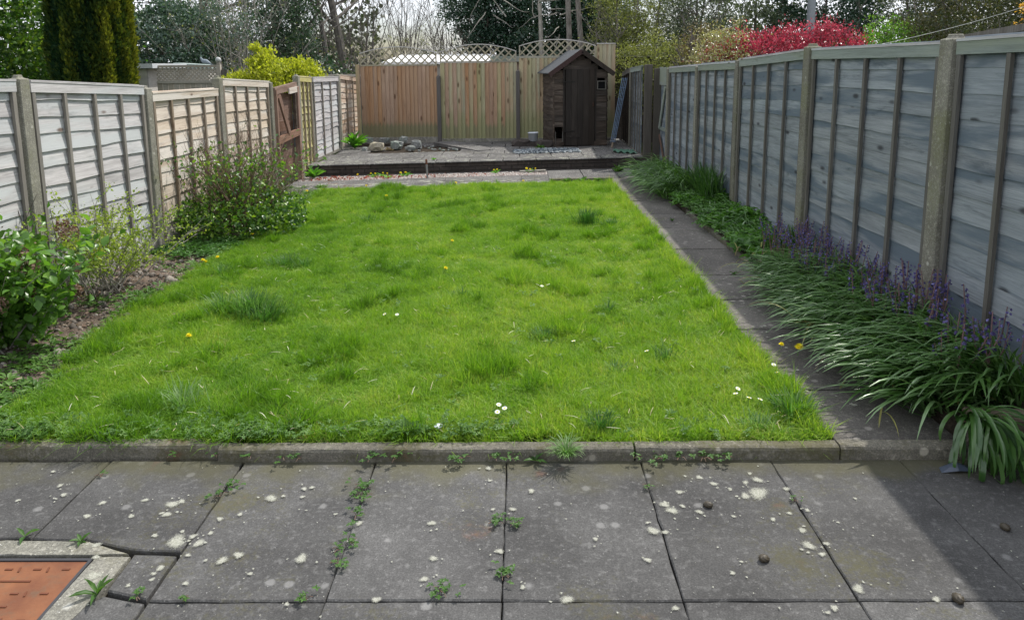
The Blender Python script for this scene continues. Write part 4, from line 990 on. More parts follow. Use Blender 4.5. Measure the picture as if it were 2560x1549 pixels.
def strap_obj(name, V, f, tint, mat, zmin=None):
    n, k, _ = V.shape
    if zmin is not None: V[:, :, 2] = np.maximum(V[:, :, 2], zmin)
    F = (f[None] + (np.arange(n) * k)[:, None, None]).reshape(-1); nf = n * len(f)
    me = bpy.data.meshes.new(name); me.vertices.add(n * k); me.vertices.foreach_set('co', V.reshape(-1))
    me.loops.add(nf * 4); me.loops.foreach_set('vertex_index', F); me.polygons.add(nf)
    me.polygons.foreach_set('loop_start', np.arange(nf) * 4); me.polygons.foreach_set('loop_total', np.full(nf, 4)); me.polygons.foreach_set('use_smooth', np.ones(nf, bool))
    at = me.attributes.new('vt', 'FLOAT', 'POINT'); at.data.foreach_set('value', np.repeat(tint, k)); me.materials.append(mat); me.update(calc_edges=True)
    o = bpy.data.objects.new(name, me); COL.objects.link(o); return o
def tuft(x, y, rad, n, L, wd, label, dark=.3, seed=0, wind=(0, 0), el=(1.3, .35)):
    dark = dark * .8 + .14; n = int(n * .8)
    a = rng.uniform(0, 6.28, n); d = rad * np.abs(rng.normal(0, .62, n)); b = np.stack([x + d * np.cos(a), y + d * np.sin(a) * .8, np.full(n, G(y) - .01)], 1)
    dr = np.stack([np.cos(a) + rng.normal(0, .6, n) + wind[0], np.sin(a) + rng.normal(0, .6, n) + wind[1]], 1); dr /= np.linalg.norm(dr, axis=1, keepdims=True)
    Ls = L * rng.uniform(.35, 1.15, n); V, f = strap(n, b, dr, Ls, np.full(n, wd), np.stack([np.full(n, el[0]) + rng.normal(0, .15, n), el[1] + rng.normal(0, .4, n)], 1), 5)
    o = strap_obj('grass_tuft', V, f, np.clip(rng.normal(dark, .22, n), 0, 1), TUFTM); tag(o, label, 'grass tuft', 'coarse grass tufts in the lawn')
tuft(-1.96, 5.08, .20, 900, .20, .0042, 'largest bluish coarse grass tuft left of the lawn centre', .45, wind=(.5, -.2))
tuft(-1.78, 4.93, .13, 380, .15, .004, 'dark lower lobe of coarse grass in front of the largest tuft', .15, wind=(.6, 0))
tuft(-2.22, 5.15, .12, 260, .15, .004, 'coarse grass fringe left of the largest tuft', .5)
tuft(.76, 8.2, .13, 520, .21, .005, 'high tuft coloured dark as backlit near the far right of the lawn', .05, el=(1.4, .7))  # low tint puts its backlit darkness into the blade colour
tuft(1.03, 8.1, .10, 260, .12, .005, 'low dark tuft just right of the high far tuft', .12)
for i, (x, y, r_, n_, L_, lab) in enumerate(((-2.14, 6.42, .13, 260, .13, 'dark tuft near the dandelions on the left of the lawn'), (-1.95, 6.35, .08, 150, .12, 'small dark tuft right of the left dandelion tuft'), (.15, 4.53, .10, 260, .10, 'green tuft in the near middle right of the lawn'), (.87, 4.14, .07, 180, .12, 'upright dark tuft near the right side of the lawn'),
        (.63, 5.03, .05, 120, .12, 'small upright tuft in the right half of the lawn'), (-.46, 5.45, .09, 180, .09, 'low tuft just left of the lawn centre'), (.38, 3.30, .07, 200, .12, 'dark tuft by the kerb right of centre'), (-1.77, 3.55, .09, 170, .17, 'tall yellow green tuft near the left front of the lawn'),
        (-1.8, 8.41, .16, 220, .11, 'wide low dark patch in the far left lawn'), (.55, 4.0, .10, 150, .08, 'pale low tuft in front of the upright dark tuft'), (1.36, 3.42, .10, 330, .16, 'bushy tuft in the right front corner of the lawn'), (1.15, 3.30, .12, 220, .09, 'yellow green tuft beside the corner tuft'))):
    tuft(x, y, r_, n_, L_, .004, lab, (.15, .2, .35, .12, .2, .3, .1, .8, .2, .7, .45, .75)[i])
tuft(.205, 3.075, .035, 170, .12, .0036, 'bright spiky grass tuft growing out of the kerb face', .75, el=(1.1, -.5))
tuft(-2.62, 6.15, .1, 150, .12, .004, 'tuft at the left border beside the flower bed', .4)

n = 420; x = rng.uniform(-2.5, 1.4, n); y = 3.2 + 6 * rng.random(n) ** 1.3; a = rng.uniform(0, 6.28, n)
STRAW = leafmat('straw_blade', [(.3, .26, .14), (.48, .43, .27), (.62, .6, .48)], .2, .7, .2)
V, f = strap(n, np.stack([x, y, np.array([G(q) for q in y]) + rng.uniform(.03, .06, n)], 1), np.stack([np.cos(a), np.sin(a)], 1), rng.uniform(.03, .09, n), np.full(n, .0032), np.stack([rng.normal(.2, .3, n), rng.normal(-.2, .3, n)], 1), 4)
tag(strap_obj('dry_grass_stalks', V, f, rng.random(n), STRAW), 'pale dry grass stalks lying in the lawn', 'dry grass', kind='stuff')
# ---- small weeds
def rosette(seed, n, L, wdt, lobes=True, flatness=.5):
    r = np.random.default_rng(seed); n0 = n
    a = np.arange(n) * 2.4 + r.uniform(0, 1, n); el = r.uniform(.15, .9, n) * (1 - flatness) + .1
    d = np.stack([np.cos(a) * np.cos(el), np.sin(a) * np.cos(el), np.sin(el)], 1)
    sc = L * r.uniform(.6, 1.1, n); pos = d * L * .15 + np.stack([r.normal(0, L * .12, n), r.normal(0, L * .12, n), r.uniform(.0, L * .5, n)], 1)
    return many('_weed', LEAF6_V, LEAF6_F, pos, basis(d, np.tile([0, 0, 1.], (n, 1)) + r.normal(0, .25, (n, 3))), np.stack([sc * wdt, sc, sc], 1), np.clip(r.normal(.5, .25, n), 0, 1), WEEDM, smooth=True)
def trefoil(seed, k, spread, L, mat=None):
    r = np.random.default_rng(seed); pos = []; dr = []; sc = []
    for i in range(k):
        c = np.array([r.normal(0, spread), r.normal(0, spread), r.uniform(.005, spread * .9)]); a0 = r.uniform(0, 6.28)
        for j in range(r.integers(3, 6)):
            a = a0 + j * 1.35; pos.append(c); dr.append((math.cos(a), math.sin(a), r.uniform(-.1, .35))); sc.append(L * r.uniform(.7, 1.15))
    n = len(pos); sc = np.array(sc)
    return many('_weed', LEAF6_V, LEAF6_F, np.array(pos), basis(np.array(dr, float), np.tile([0, 0, 1.], (n, 1)) + r.normal(0, .2, (n, 3))), np.stack([sc * .75, sc, sc], 1), np.clip(r.normal(.5, .28, n), 0, 1), mat or WEEDM, smooth=True)
WC = proto_collection('weed_source', [trefoil(i, 7, .022, .016) for i in range(5)] + [rosette(10 + i, 9, .04, .5) for i in range(3)] + [trefoil(20 + i, 12, .035, .012) for i in range(3)])
# bed weeds, denser in bands
n = 14000; x = rng.uniform(-3.72, -2.3, n); y = rng.uniform(3.2, 11.3, n)
d = fbm(x, y, 3.2, 21) + .35 * fbm(x, y, 11, 22); ll = np.array([lawn_l(v) for v in y])
near = np.clip(1 - (ll - x) / .22, 0, 1)
ok = (x < ll + .03) & (rng.random(n) < np.clip(.05 + .75 * d + .38 * near, .03, .85))
x, y = x[ok], y[ok]; n = len(x); z = np.array([bed_z(a, b) for a, b in zip(x, y)]) + .002
s = rng.uniform(.7, 1.5, n)
o = scatter('bed_weeds', WC, np.stack([x, y, z], 1), np.stack([rng.normal(0, .15, n), rng.normal(0, .15, n), rng.uniform(0, 6.28, n)], 1), np.stack([s, s, s], 1), rng.choice([0, 1, 2, 3, 4, 5, 6, 7, 8, 9, 10], n), np.clip(rng.normal(.5, .25, n), 0, 1))
tag(o, 'low weeds and seedlings spreading over the left flower bed', 'weeds', kind='stuff')
# clods and dead leaves on the soil
n = 5200; x = rng.uniform(-3.72, -2.3, n); y = rng.uniform(3.2, 11.2, n); ok = x < np.array([lawn_l(v) for v in y]) + .02; x, y = x[ok], y[ok]; n = len(x)
z = np.array([bed_z(a, b) for a, b in zip(x, y)])
CLOD = NT('soil_clod'); CLOD = CLOD.fin(CLOD.bsdf(CLOD.ramp(CLOD.attr('vt'), [(0, (.055, .045, .038)), (.5, (.14, .122, .106)), (1, (.30, .27, .235))]), .95, CLOD.bump(CLOD.noise(CLOD.pos(), 130, 4), .7, .004)))
o = many('soil_clods', pv, pf, np.stack([x, y, z], 1), basis(randdir(n), randdir(n)), (rng.gamma(2, .0045, n) + .003)[:, None] * np.array([[1, 1.3, .7]]), rng.random(n), CLOD, smooth=False); tag(o, 'dry crumbly soil clods across the left flower bed', 'soil clods', kind='stuff')
n = 900; x = rng.uniform(-3.6, -2.4, n); y = rng.uniform(3.2, 9, n); ok = x < np.array([lawn_l(v) for v in y]); x, y = x[ok], y[ok]; n = len(x)
DEAD = leafmat('dead_leaf', [(.10, .065, .045), (.2, .145, .11), (.34, .28, .22)], .1, .8, .2)
o = many('dead_leaves', LEAF2_V, LEAF2_F, np.stack([x, y, [bed_z(a, b) + .012 for a, b in zip(x, y)]], 1), basis(randdir(n) * np.array([[1, 1, .2]]), np.tile([0, 0, 1.], (n, 1)) + rng.normal(0, .4, (n, 3))), rng.uniform(.015, .04, n), rng.random(n), DEAD); tag(o, 'brown dead leaves lying on the left flower bed', 'dead leaves', kind='stuff')
# clover fringe along the lawn front
n = 1000; x = np.concatenate([rng.uniform(-2.6, -.2, 750), rng.uniform(-2.6, 1.3, 250)]); y = 3.19 + np.abs(rng.normal(0, .085, n)); ok = rng.random(n) < np.clip(.42 + .6 * fbm(x, y, 3, 31) - (x > 0) * .35, 0, 1); x, y = x[ok], y[ok]; n = len(x)
o = scatter('lawn_edge_weeds', WC, np.stack([x, y, np.full(n, .068) + rng.uniform(0, .025, n)], 1), np.stack([rng.normal(0, .35, n), rng.normal(0, .35, n), rng.uniform(0, 6.28, n)], 1), np.ones((n, 3)) * .85, rng.integers(0, 5, n), np.clip(rng.normal(.45, .25, n), 0, 1))
tag(o, 'creeping cinquefoil leaves fringing the front edge of the lawn', 'weeds', kind='stuff')
# larger broad weeds in the lawn
n = 110; x = rng.uniform(-2.6, 1.35, n); y = 3.3 + 3.6 * rng.random(n) ** 1.5
o = scatter('lawn_weeds', WC, np.stack([x, y, np.full(n, .065)], 1), np.stack([rng.normal(0, .2, n), rng.normal(0, .2, n), rng.uniform(0, 6.28, n)], 1), np.ones((n, 3)) * .8, rng.integers(0, 8, n), rng.uniform(.5, 1, n)); tag(o, 'small pale broad leaved weeds dotted in the lawn', 'weeds', kind='stuff')

def weed_plant(x, y, z, k, spread, L, label, seed, mat=WEEDM, stems=True):
    me = trefoil(seed, k, spread, L, mat); t = empty('joint_weed', (x, y, z)); tag(t, label, 'weed', 'weeds growing in the paving joints')
    o = inst_of(me, 'leaves', t, (0, 0, .004), (0, 0, rnd.uniform(0, 6)))
    if stems:
        m = MB()
        for i in range(4):
            a = rnd.uniform(0, 6.28); m.tube([(0, 0, 0), (math.cos(a) * spread * .7, math.sin(a) * spread * .7, .012), (math.cos(a) * spread * 1.4, math.sin(a) * spread * 1.4, .006)], .0012, 4)
        m.build('stems', B_RED, t)
JW = [(-1.265, 2.90, 10, .026, .016, 'yellow green weed in the second paving joint from the left'), (-1.285, 2.83, 9, .024, .015, 'weed just below in the second paving joint from the left'), (-1.88, 2.98, 4, .02, .010, 'tiny weed in the leftmost paving joint'),
      (-.69, 2.48, 6, .020, .013, 'weed halfway down the third paving joint'), (-.675, 2.40, 10, .022, .014, 'weed near the bottom of the third paving joint'),
      (-1.33, 2.228, 6, .016, .014, 'little weed where the cut slab meets the row joint'), (-1.16, 2.222, 5, .012, .013, 'tiny weed on the row joint at lower left'), (-.74, 2.222, 7, .016, .014, 'spiky small weed on the row joint beside the third joint'),
      (-.685, 2.90, 16, .03, .015, 'big leafy weed cushion at the top of the third paving joint'), (-.675, 2.82, 18, .03, .015, 'second half of the big weed cushion in the third joint'), (-.67, 2.69, 12, .024, .014, 'reddish stemmed weed below the big cushion'),
      (-.655, 2.52, 8, .02, .014, 'sparse weed low in the third paving joint'), (-.105, 2.64, 10, .022, .016, 'left half of the weed pair on the central paving joint'), (-.03, 2.635, 9, .02, .015, 'right half of the weed pair on the central paving joint'), (-.07, 2.335, 12, .018, .016, 'compact weed low on the central paving joint'),
      (-.28, 2.26, 16, .026, .015, 'branched weed standing on the lower row joint'), (.535, 2.89, 5, .012, .011, 'small reddish weed in the joint right of centre'), (1.135, 2.785, 8, .014, .008, 'moss green tuft in the right paving joint'),
      (-.69, 3.095, 8, .03, .019, 'cinquefoil climbing the kerb above the third joint'), (-.58, 3.09, 7, .028, .019, 'cinquefoil spilling onto the slab right of the third joint'), (-.27, 3.095, 9, .028, .018, 'cinquefoil on the kerb left of centre'), (-.12, 3.09, 7, .02, .017, 'small weed on the kerb near the central joint'), (-.05, 3.088, 8, .026, .018, 'weed at the top of the central paving joint'),
      (.545, 3.10, 9, .026, .019, 'bright weed at the kerb stone joint right of centre'), (.62, 3.085, 8, .024, .018, 'green weed below the right kerb stone'), (.73, 3.10, 9, .03, .018, 'weed against the right kerb stone'), (.83, 3.09, 9, .028, .019, 'pale weed at the foot of the right kerb stone'), (.93, 3.09, 8, .022, .018, 'bright little weed farther right on the kerb stone'),
      (-1.25, 3.12, 9, .026, .017, 'weed hanging over the kerb beside the left kerb joint'), (-1.1, 3.10, 7, .022, .017, 'weed on the kerb right of the left kerb joint'), (-1.02, 3.095, 8, .024, .017, 'cluster of leaves on the kerb between two joints'), (-1.62, 3.12, 5, .02, .012, 'small weed on the left kerb stone'), (-1.42, 3.12, 5, .016, .012, 'tiny weed beside the left kerb joint')]
for i, (x, y, k, sp, L, lab) in enumerate(JW): weed_plant(x, y, .002 if y < 3.085 else .02, k, sp, L, lab, 300 + i)
def rosette_plant(x, y, z, n, L, wd, label, mat, cat='weed', tint=.5, el=(.1, .9), name='leafy_weed', group=None):
    a = np.arange(n) * 2.4 + rng.uniform(0, .5, n); e = rng.uniform(*el, n); d = np.stack([np.cos(a) * np.cos(e), np.sin(a) * np.cos(e), np.sin(e)], 1); s = L * rng.uniform(.6, 1.1, n)
    t = empty(name, (x, y, z)); tag(t, label, cat, group)
    for i in range(min(n, 60)):
        me = many('_leaf', LEAF6_V, LEAF6_F, np.zeros((1, 3)), basis(d[i:i + 1], np.array([[0, 0, 1.]])), np.array([[s[i] * wd, s[i], s[i]]]), np.array([np.clip(rng.normal(tint, .2), 0, 1)]), mat, smooth=True)
        inst_of(me, 'leaf', t)
rosette_plant(-1.475, 2.25, .0, 7, .085, .28, 'long leaved weed growing beside the drain cover surround', WEEDM)
rosette_plant(-1.70, 2.53, .004, 6, .04, .5, 'small bright weed behind the drain cover', WEEDM)
rosette_plant(-1.94, 2.56, .004, 4, .06, .4, 'two broad leaves at the back left of the drain cover', WEEDM)
rosette_plant(.065, 3.09, .01, 7, .075, .4, 'dandelion leaf rosette on the kerb left of the spiky tuft', WEEDM, tint=.2)
rosette_plant(-.55, 3.24, .07, 10, .09, .45, 'large dandelion rosette at the front edge of the lawn', WEEDM, tint=.6)
DOCK = leafmat('dock_leaf', [(.05, .16, .02), (.10, .27, .03), (.18, .38, .05)], .4, .4, .4)
rosette_plant(-3.42, 15.0, TZ, 34, .36, .34, 'bright green dock plant against the left terrace fence', DOCK, 'dock plant', .5, (.5, 1.4), 'dock_plant')
rosette_plant(-3.5, 12.2, G(12), 26, .24, .3, 'bright green dock plant at the left end of the brick wall', DOCK, 'dock plant', .5, (.4, 1.3), 'dock_plant')
rosette_plant(-2.62, 14.5, TZ, 30, .12, .2, 'dry tufty plant in front of the buff rock', DEAD, 'plant', .8, (.3, 1.2), 'dry_plant')
rosette_plant(-1.55, 13.0, TZ + .01, 14, .07, .35, 'small plant growing on the wall top behind the metal stake', DOCK, 'weed', .4, (.3, 1.2))

m = MB()
for _ in range(430):
    x = rnd.uniform(-3.6, 2.1); off = abs(rnd.gauss(0, .8)); xx, yy = skpt(x, off + .02)
    if yy > 15.2 or inpit(xx, yy): continue
    blob(m, xx, yy, TZ + .0075, rnd.uniform(.006, .024) * (1.3 if off < .4 else 1), 1.8)
for _ in range(90):
    x = rnd.uniform(-3.6, .4); yy = lawn_far(x) + rnd.uniform(.1, .6); blob(m, x, yy, G(11.6) + .0045, rnd.uniform(.01, .04), 2.0)
tag(lichen_build(m, 'terrace_lichen'), 'white lichen flecks covering the terrace and back path slabs', 'lichen', kind='stuff')
# ---- dandelions and daisies
YEL = flat('dandelion_yellow', (.85, .74, .02), .6); YELO = flat('dandelion_orange', (.82, .58, .015), .6); WHT = flat('daisy_white', (.8, .8, .78), .6); STEMG = flat('flower_stem_green', (.10, .2, .04), .6)
def petals(n, r0, r1, wd, z, up=.2, layers=1):
    m = MB()
    for l in range(layers):
        for i in range(n):
            a = 2 * math.pi * (i + .5 * l) / n + rnd.gauss(0, .04); k = 1 - l * .22; u = up + l * .35; c, s_ = math.cos(a), math.sin(a)
            m.add([(r0 * c, r0 * s_, z), ((r0 + r1) / 2 * k * c - wd * s_, (r0 + r1) / 2 * k * s_ + wd * c, z + (r1 - r0) * u * .6), (r1 * k * c, r1 * k * s_, z + (r1 - r0) * u), ((r0 + r1) / 2 * k * c + wd * s_, (r0 + r1) / 2 * k * s_ - wd * c, z + (r1 - r0) * u * .6)], [(0, 1, 2, 3)])
    return m
dand_me = petals(22, .002, .021, .0022, 0, .12, 3).mesh('petals', [YEL]); dand_c = MB(); dand_c.lathe([(0, .006), (.008, .005), (.009, 0), (.004, -.006), (0, -.007)], 10); dand_c = dand_c.mesh('flower_centre', YELO)
dais_me = petals(18, .003, .013, .0016, 0, .15, 1).mesh('petals', [WHT]); dais_c = MB(); dais_c.lathe([(0, .003), (.004, .002), (.0045, 0), (0, -.002)], 10); dais_c = dais_c.mesh('flower_centre', YEL)
stem_me = MB(); stem_me.tube([(0, 0, 0), (.002, .001, -.05), (0, 0, -.1)], .0016, 5); stem_me = stem_me.mesh('stem', STEMG)
def flower(kind, x, y, z, label, s=1.0, tilt=None):
    t = empty(kind, (x, y, z), rnd.uniform(0, 6), *(tilt or (rnd.gauss(-.1, .2), rnd.gauss(0, .2)))); t.scale = (s, s, s)
    tag(t, label, 'flower', 'dandelions in the garden' if kind == 'dandelion' else 'daisies in the lawn')
    A, B = (dand_me, dand_c) if kind == 'dandelion' else (dais_me, dais_c)
    inst_of(A, 'petals', t); inst_of(B, 'flower_centre', t); inst_of(stem_me, 'stem', t)
for x, y, s, lab in [(-2.15, 4.47, 1.1, 'large yellow dandelion nearest the left front of the lawn'), (-2.91, 6.44, 1, 'left one of the three dandelions at the flower bed edge'), (-2.86, 6.38, 1, 'front one of the three dandelions at the flower bed edge'), (-2.82, 6.55, 1, 'right one of the three dandelions at the flower bed edge'),
        (-2.86, 7.55, 1, 'yellow dandelion by the big shrub at the lawn edge'), (-3.0, 7.9, .9, 'dandelion half under the big shrub'), (-.69, 7.17, 1, 'dandelion in the middle of the far lawn'), (-.65, 6.11, 1, 'dandelion closer than its neighbour in the middle of the lawn'), (-1.87, 10.01, 1.1, 'single dandelion in the far left lawn'),
        (1.69, 4.22, 1.5, 'big orange yellow dandelion on the path beside the bluebells'), (1.60, 4.27, .9, 'half closed dandelion left of the big one on the path'), (-3.13, 10.5, 1.1, 'left dandelion beyond the shrub at the far lawn corner'), (-2.91, 10.6, 1.1, 'right dandelion beyond the shrub at the far lawn corner'),
        (-2.35, 10.95, 1.2, 'dandelion at the far lawn edge on the left'), (-1.0, 11.2, 1.2, 'dandelion at the far lawn edge right of the stake'), (.05, 11.35, 1.2, 'dandelion at the far lawn edge toward the corner kerb'), (-2.78, 8.5, 1, 'small dandelion on bare soil right of the big shrub'), (-2.62, 8.55, 1, 'second small dandelion on bare soil right of the big shrub')]:
    flower('dandelion', x, y, G(y) + .055, lab, s)
for i, (x, off) in enumerate([(-2.75, -.4), (-2.55, -.32), (-2.47, -.35), (-2.35, -.3), (-2.27, -.36), (-2.05, -.33), (-1.97, -.3), (-.45, -.3), (-.4, -.25), (.12, -.2), (.18, -.32), (.28, -.25)]):
    xx, yy = skpt(x, off)
    flower('dandelion', xx, yy, G(12) + .06, 'one of the dandelions in the gravel below the brick wall', 1.25)
weedpos = [(-2.5, -.33), (-2.38, -.3), (-2.02, -.3), (-1.95, -.28), (-.42, -.28), (.2, -.26), (-2.25, -.45)]
for i, (x, off) in enumerate(weedpos):
    xx, yy = skpt(x, off); rosette_plant(xx, yy, G(12), 9, .11, .3, ('first', 'second', 'third', 'fourth', 'fifth', 'sixth', 'seventh')[i] + ' dandelion rosette from the left in the gravel below the brick wall' if i < 6 else 'low bright weed in front of the dandelions in the gravel', DOCK, 'weed', .5, (.2, .9))
REDS = leafmat('red_sedum', [(.16, .03, .025), (.28, .06, .045), (.4, .12, .08)], .2, .6, .2, inst=False)
n = 250; X = np.concatenate([rng.normal(-3.2, .2, 100), rng.normal(-2.35, .2, 100), rng.normal(-1.6, .12, 30), rng.normal(-1.0, .2, 20)]); off = rng.uniform(-.6, -.2, n)
pos = np.stack([X, 12.47 + (X + 3.5) * math.tan(SK) + off, np.full(n, G(12) + .004)], 1); ok = X > -3.7; pos = pos[ok]; n = len(pos)
tag(many('red_stonecrop', LEAF2_V, LEAF2_F, pos, basis(randdir(n, .4), randdir(n, 1)), rng.uniform(.02, .045, n), rng.random(n), REDS), 'red stonecrop patches creeping over the gravel strip', 'stonecrop', kind='stuff')
for x, y, lab in [(-.96, 4.90, 'left one of two daisies left of the lawn centre'), (-.87, 4.89, 'right one of two daisies left of the lawn centre'), (-.115, 3.47, 'back daisy of three near the kerb in the middle'), (-.085, 3.43, 'middle daisy of three near the kerb in the middle'), (-.12, 3.39, 'front daisy of three near the kerb in the middle'),
        (1.15, 3.65, 'farthest daisy of the four at the right front'), (1.12, 3.59, 'leftmost daisy of the four at the right front'), (1.175, 3.54, 'third daisy of the four at the right front'), (1.225, 3.52, 'rightmost daisy of the four at the right front'), (1.45, 3.97, 'daisy on the path edge farther back'), (1.43, 3.86, 'daisy on the path edge closer to the camera'),
        (.76, 4.19, 'lone daisy right of centre beside the upright tuft'), (.22, 5.61, 'right daisy of the pair beyond the lawn centre'), (.17, 5.57, 'left daisy of the pair beyond the lawn centre'), (.33, 4.36, 'pinkish daisy near the middle right of the lawn')]:
    flower('daisy', x, y, G(y) + .05, lab, 1.15, (-.25, rnd.gauss(0, .15)))
m = MB(); m.lathe([(0, .012), (.014, .01), (.022, .004), (.014, .0), (0, 0)], 12); tag(m.build('white_pebble', flat('white_pebble', (.62, .66, .72), .5), loc=(-.40, 3.27, .085)), 'white pebble in the grass near the middle of the kerb', 'pebble')

# ---- bluebell border
def zone_leaves(n, xr, yr, L, wd, dirx, spread, name, label, mat, tint, el=(1.15, -.55), side=None):
    x = rng.uniform(*xr, n); y = rng.uniform(*yr, n); b = np.stack([x, y, np.array([soil_z(a, c) for a, c in zip(x, y)]) - .01], 1)
    a = rng.normal(0, spread, n); dr = np.stack([dirx[0] * np.cos(a) - dirx[1] * np.sin(a), dirx[0] * np.sin(a) + dirx[1] * np.cos(a)], 1)
    Ls = rng.uniform(L[0], L[1], n) * (np.interp(y, [3.3, 4.6, 5.9], [1.05, 1.0, .78]) if name == 'bluebell_leaves' else 1); dd = np.stack([el[0] + rng.normal(0, .25, n), el[1] + rng.normal(0, .28, n)], 1)
    V, f = strap(n, b, dr, Ls, rng.uniform(wd[0], wd[1], n), dd, 8)
    zz = G(y)[:, None] + .012 + rng.uniform(0, .03, n)[:, None]
    V[:, :, 2] = np.maximum(V[:, :, 2], zz)
    o = strap_obj(name, V, f, np.clip(rng.normal(tint, .25, n), 0, 1), mat); tag(o, label, 'bluebell leaves' if 'bluebell' in label else 'leaves', kind='stuff'); return o
zone_leaves(2500, (2.0, 2.52), (3.35, 5.75), (.34, .58), (.011, .021), (-1, -.28), .35, 'bluebell_leaves', 'glossy drooping bluebell leaves spilling over the path', BLUEL, .5, (1.05, -.45))
zone_leaves(900, (2.25, 2.58), (3.3, 6.6), (.2, .34), (.009, .015), (-1, -.2), 1.2, 'upright_bluebell_leaves', 'upright bluebell leaves along the foot of the fence', BLUEL, .3, (1.35, .3))
zone_leaves(900, (1.95, 2.5), (9.7, 12.0), (.35, .6), (.011, .02), (-1, -.5), .7, 'daylily_leaves', 'arching leaf clump at the far end of the border', leafmat('far_strap_leaf', [(.03, .09, .02), (.07, .17, .03), (.17, .30, .09)], .35, .35, .5), .5, (1.25, -.9))
zone_leaves(420, (2.3, 2.55), (8.9, 9.9), (.35, .55), (.008, .013), (-1, -.2), 1.5, 'iris_leaves', 'dark upright leaf clump against the fence behind the ground cover', BLUEL, .1, (1.45, .6))
# clump drooping over the sleeper
n = 120; b = np.stack([rng.uniform(2.03, 2.15, n), rng.uniform(3.10, 3.22, n), rng.uniform(.14, .20, n)], 1)
a = rng.normal(-1.5, .42, n); dr = np.stack([np.cos(a), np.sin(a)], 1); Ls = rng.uniform(.24, .42, n)
V, f = strap(n, b, dr, Ls, rng.uniform(.013, .022, n), np.stack([rng.normal(.35, .3, n), rng.normal(-2.1, .25, n)], 1), 9); V[:, :, 2] = np.maximum(V[:, :, 2], .006)
tag(strap_obj('drooping_leaf_clump', V, f, np.clip(rng.normal(.25, .2, n), 0, 1), BLUEL), 'leaf clump hanging over the kerb at the near end of the border', 'leaf clump')
n = 130; x = rng.uniform(1.75, 2.45, n); y = rng.uniform(3.35, 6.3, n); a = rng.uniform(0, 6.28, n)
V, f = strap(n, np.stack([x, y, np.array([G(q) for q in y]) + rng.uniform(.03, .2, n)], 1), np.stack([np.cos(a), np.sin(a)], 1), rng.uniform(.1, .26, n), rng.uniform(.007, .014, n), np.stack([rng.normal(.3, .4, n), rng.normal(-.9, .5, n)], 1), 6, )
V[:, :, 2] = np.maximum(V[:, :, 2], G(y)[:, None] + .012)
tag(strap_obj('withered_leaves', V, f, rng.random(n), leafmat('withered_leaf', [(.14, .12, .05), (.26, .25, .08), (.36, .33, .17)], .3, .6, .3)), 'yellowing and broken strap leaves among the bluebells', 'withered leaves', kind='stuff')
# bluebell flower stems
BELL = leafmat('bluebell_petal', [(.06, .045, .12), (.11, .09, .22), (.24, .23, .50)], .35, .5, .2, tcol=(1.1, 1.1, 1.4))
PSTEM = flat('purple_brown_stem', (.17, .10, .10), .6, var=.3)
bell_me = []
for v in range(4):
    r = np.random.default_rng(v); k = 8; zz = np.linspace(.72, 1.0, k) + r.normal(0, .008, k); aa = r.uniform(0, 6.28, k)
    P_ = []; D_ = []; S_ = []
    for i in range(k):
        for j in range(3):
            an = aa[i] + j * 2.1 * .25; dn = np.array([math.cos(an) * (.5 + .2 * j), math.sin(an) * (.5 + .2 * j), -.75 if i < 8 else .6])
            P_.append((math.cos(aa[i]) * .008, math.sin(aa[i]) * .008, zz[i] * .26)); D_.append(dn); S_.append(.0155 * (1.1 - .4 * i / k))
    S_ = np.array(S_); bell_me.append(many('_bells', LEAF2_V, LEAF2_F, np.array(P_), basis(np.array(D_), r.normal(size=(len(P_), 3))), np.stack([S_ * .8, S_, S_], 1), np.clip(r.normal(.5, .3, len(P_)), 0, 1), BELL))
sm = MB(); sm.tube([(0, 0, 0), (.006, 0, .13), (.0, .004, .265)], [.0036, .003, .0018], 5); stem2 = sm.mesh('flower_stem', PSTEM)
for i in range(220):
    y = 3.4 + 3.1 * rnd.random() ** .85; x = 2.08 + .48 * rnd.random() ** .7
    s = rnd.uniform(.85, 1.45) * (1.05 if y < 4.6 else .9)
    t = empty('bluebell', (x, y, soil_z(x, y) + .03), rnd.uniform(0, 6), rnd.gauss(0, .12), rnd.gauss(-.08, .14)); t.scale = (s, s, s)
    tag(t, 'purple blue bluebell spike rising from the leaves beside the right fence', 'bluebell', 'bluebells along the right fence')
    inst_of(stem2, 'flower_stem', t); inst_of(bell_me[i % 4], 'bells', t)
# lush ground cover between the bluebells and the far clump
CC = proto_collection('cover_source', [trefoil(60 + i, 10, .06, .042, COVERM) for i in range(5)] + [trefoil(70 + i, 8, .05, .055, COVERM) for i in range(3)])
n = 620; x = rng.uniform(2.09, 2.56, n); y = rng.uniform(5.7, 10.4, n); ok = rng.random(n) < np.where(y > 9.6, .4, 1); x, y = x[ok], y[ok]; n = len(x)
s = rng.uniform(.7, 1.25, n) * (1.0 + .25 * np.sin(y * 5))
o = scatter('ground_cover', CC, np.stack([x, y, np.array([soil_z(a, b) for a, b in zip(x, y)]) + .02], 1), np.stack([rng.normal(0, .2, n), rng.normal(-.1, .2, n), rng.uniform(0, 6.28, n)], 1), np.stack([s, s, s * 1.3], 1), rng.integers(0, 8, n), np.clip(rng.normal(.5, .25, n), 0, 1)); tag(o, 'leafy green ground cover in the border beyond the bluebells', 'ground cover', kind='stuff')
zone_leaves(520, (2.08, 2.5), (6.3, 9.9), (.16, .28), (.008, .013), (-1, -.3), 1.3, 'cover_strap_leaves', 'short strap leaves mixed into the border ground cover', BLUEL, .65, (1.1, -.3))
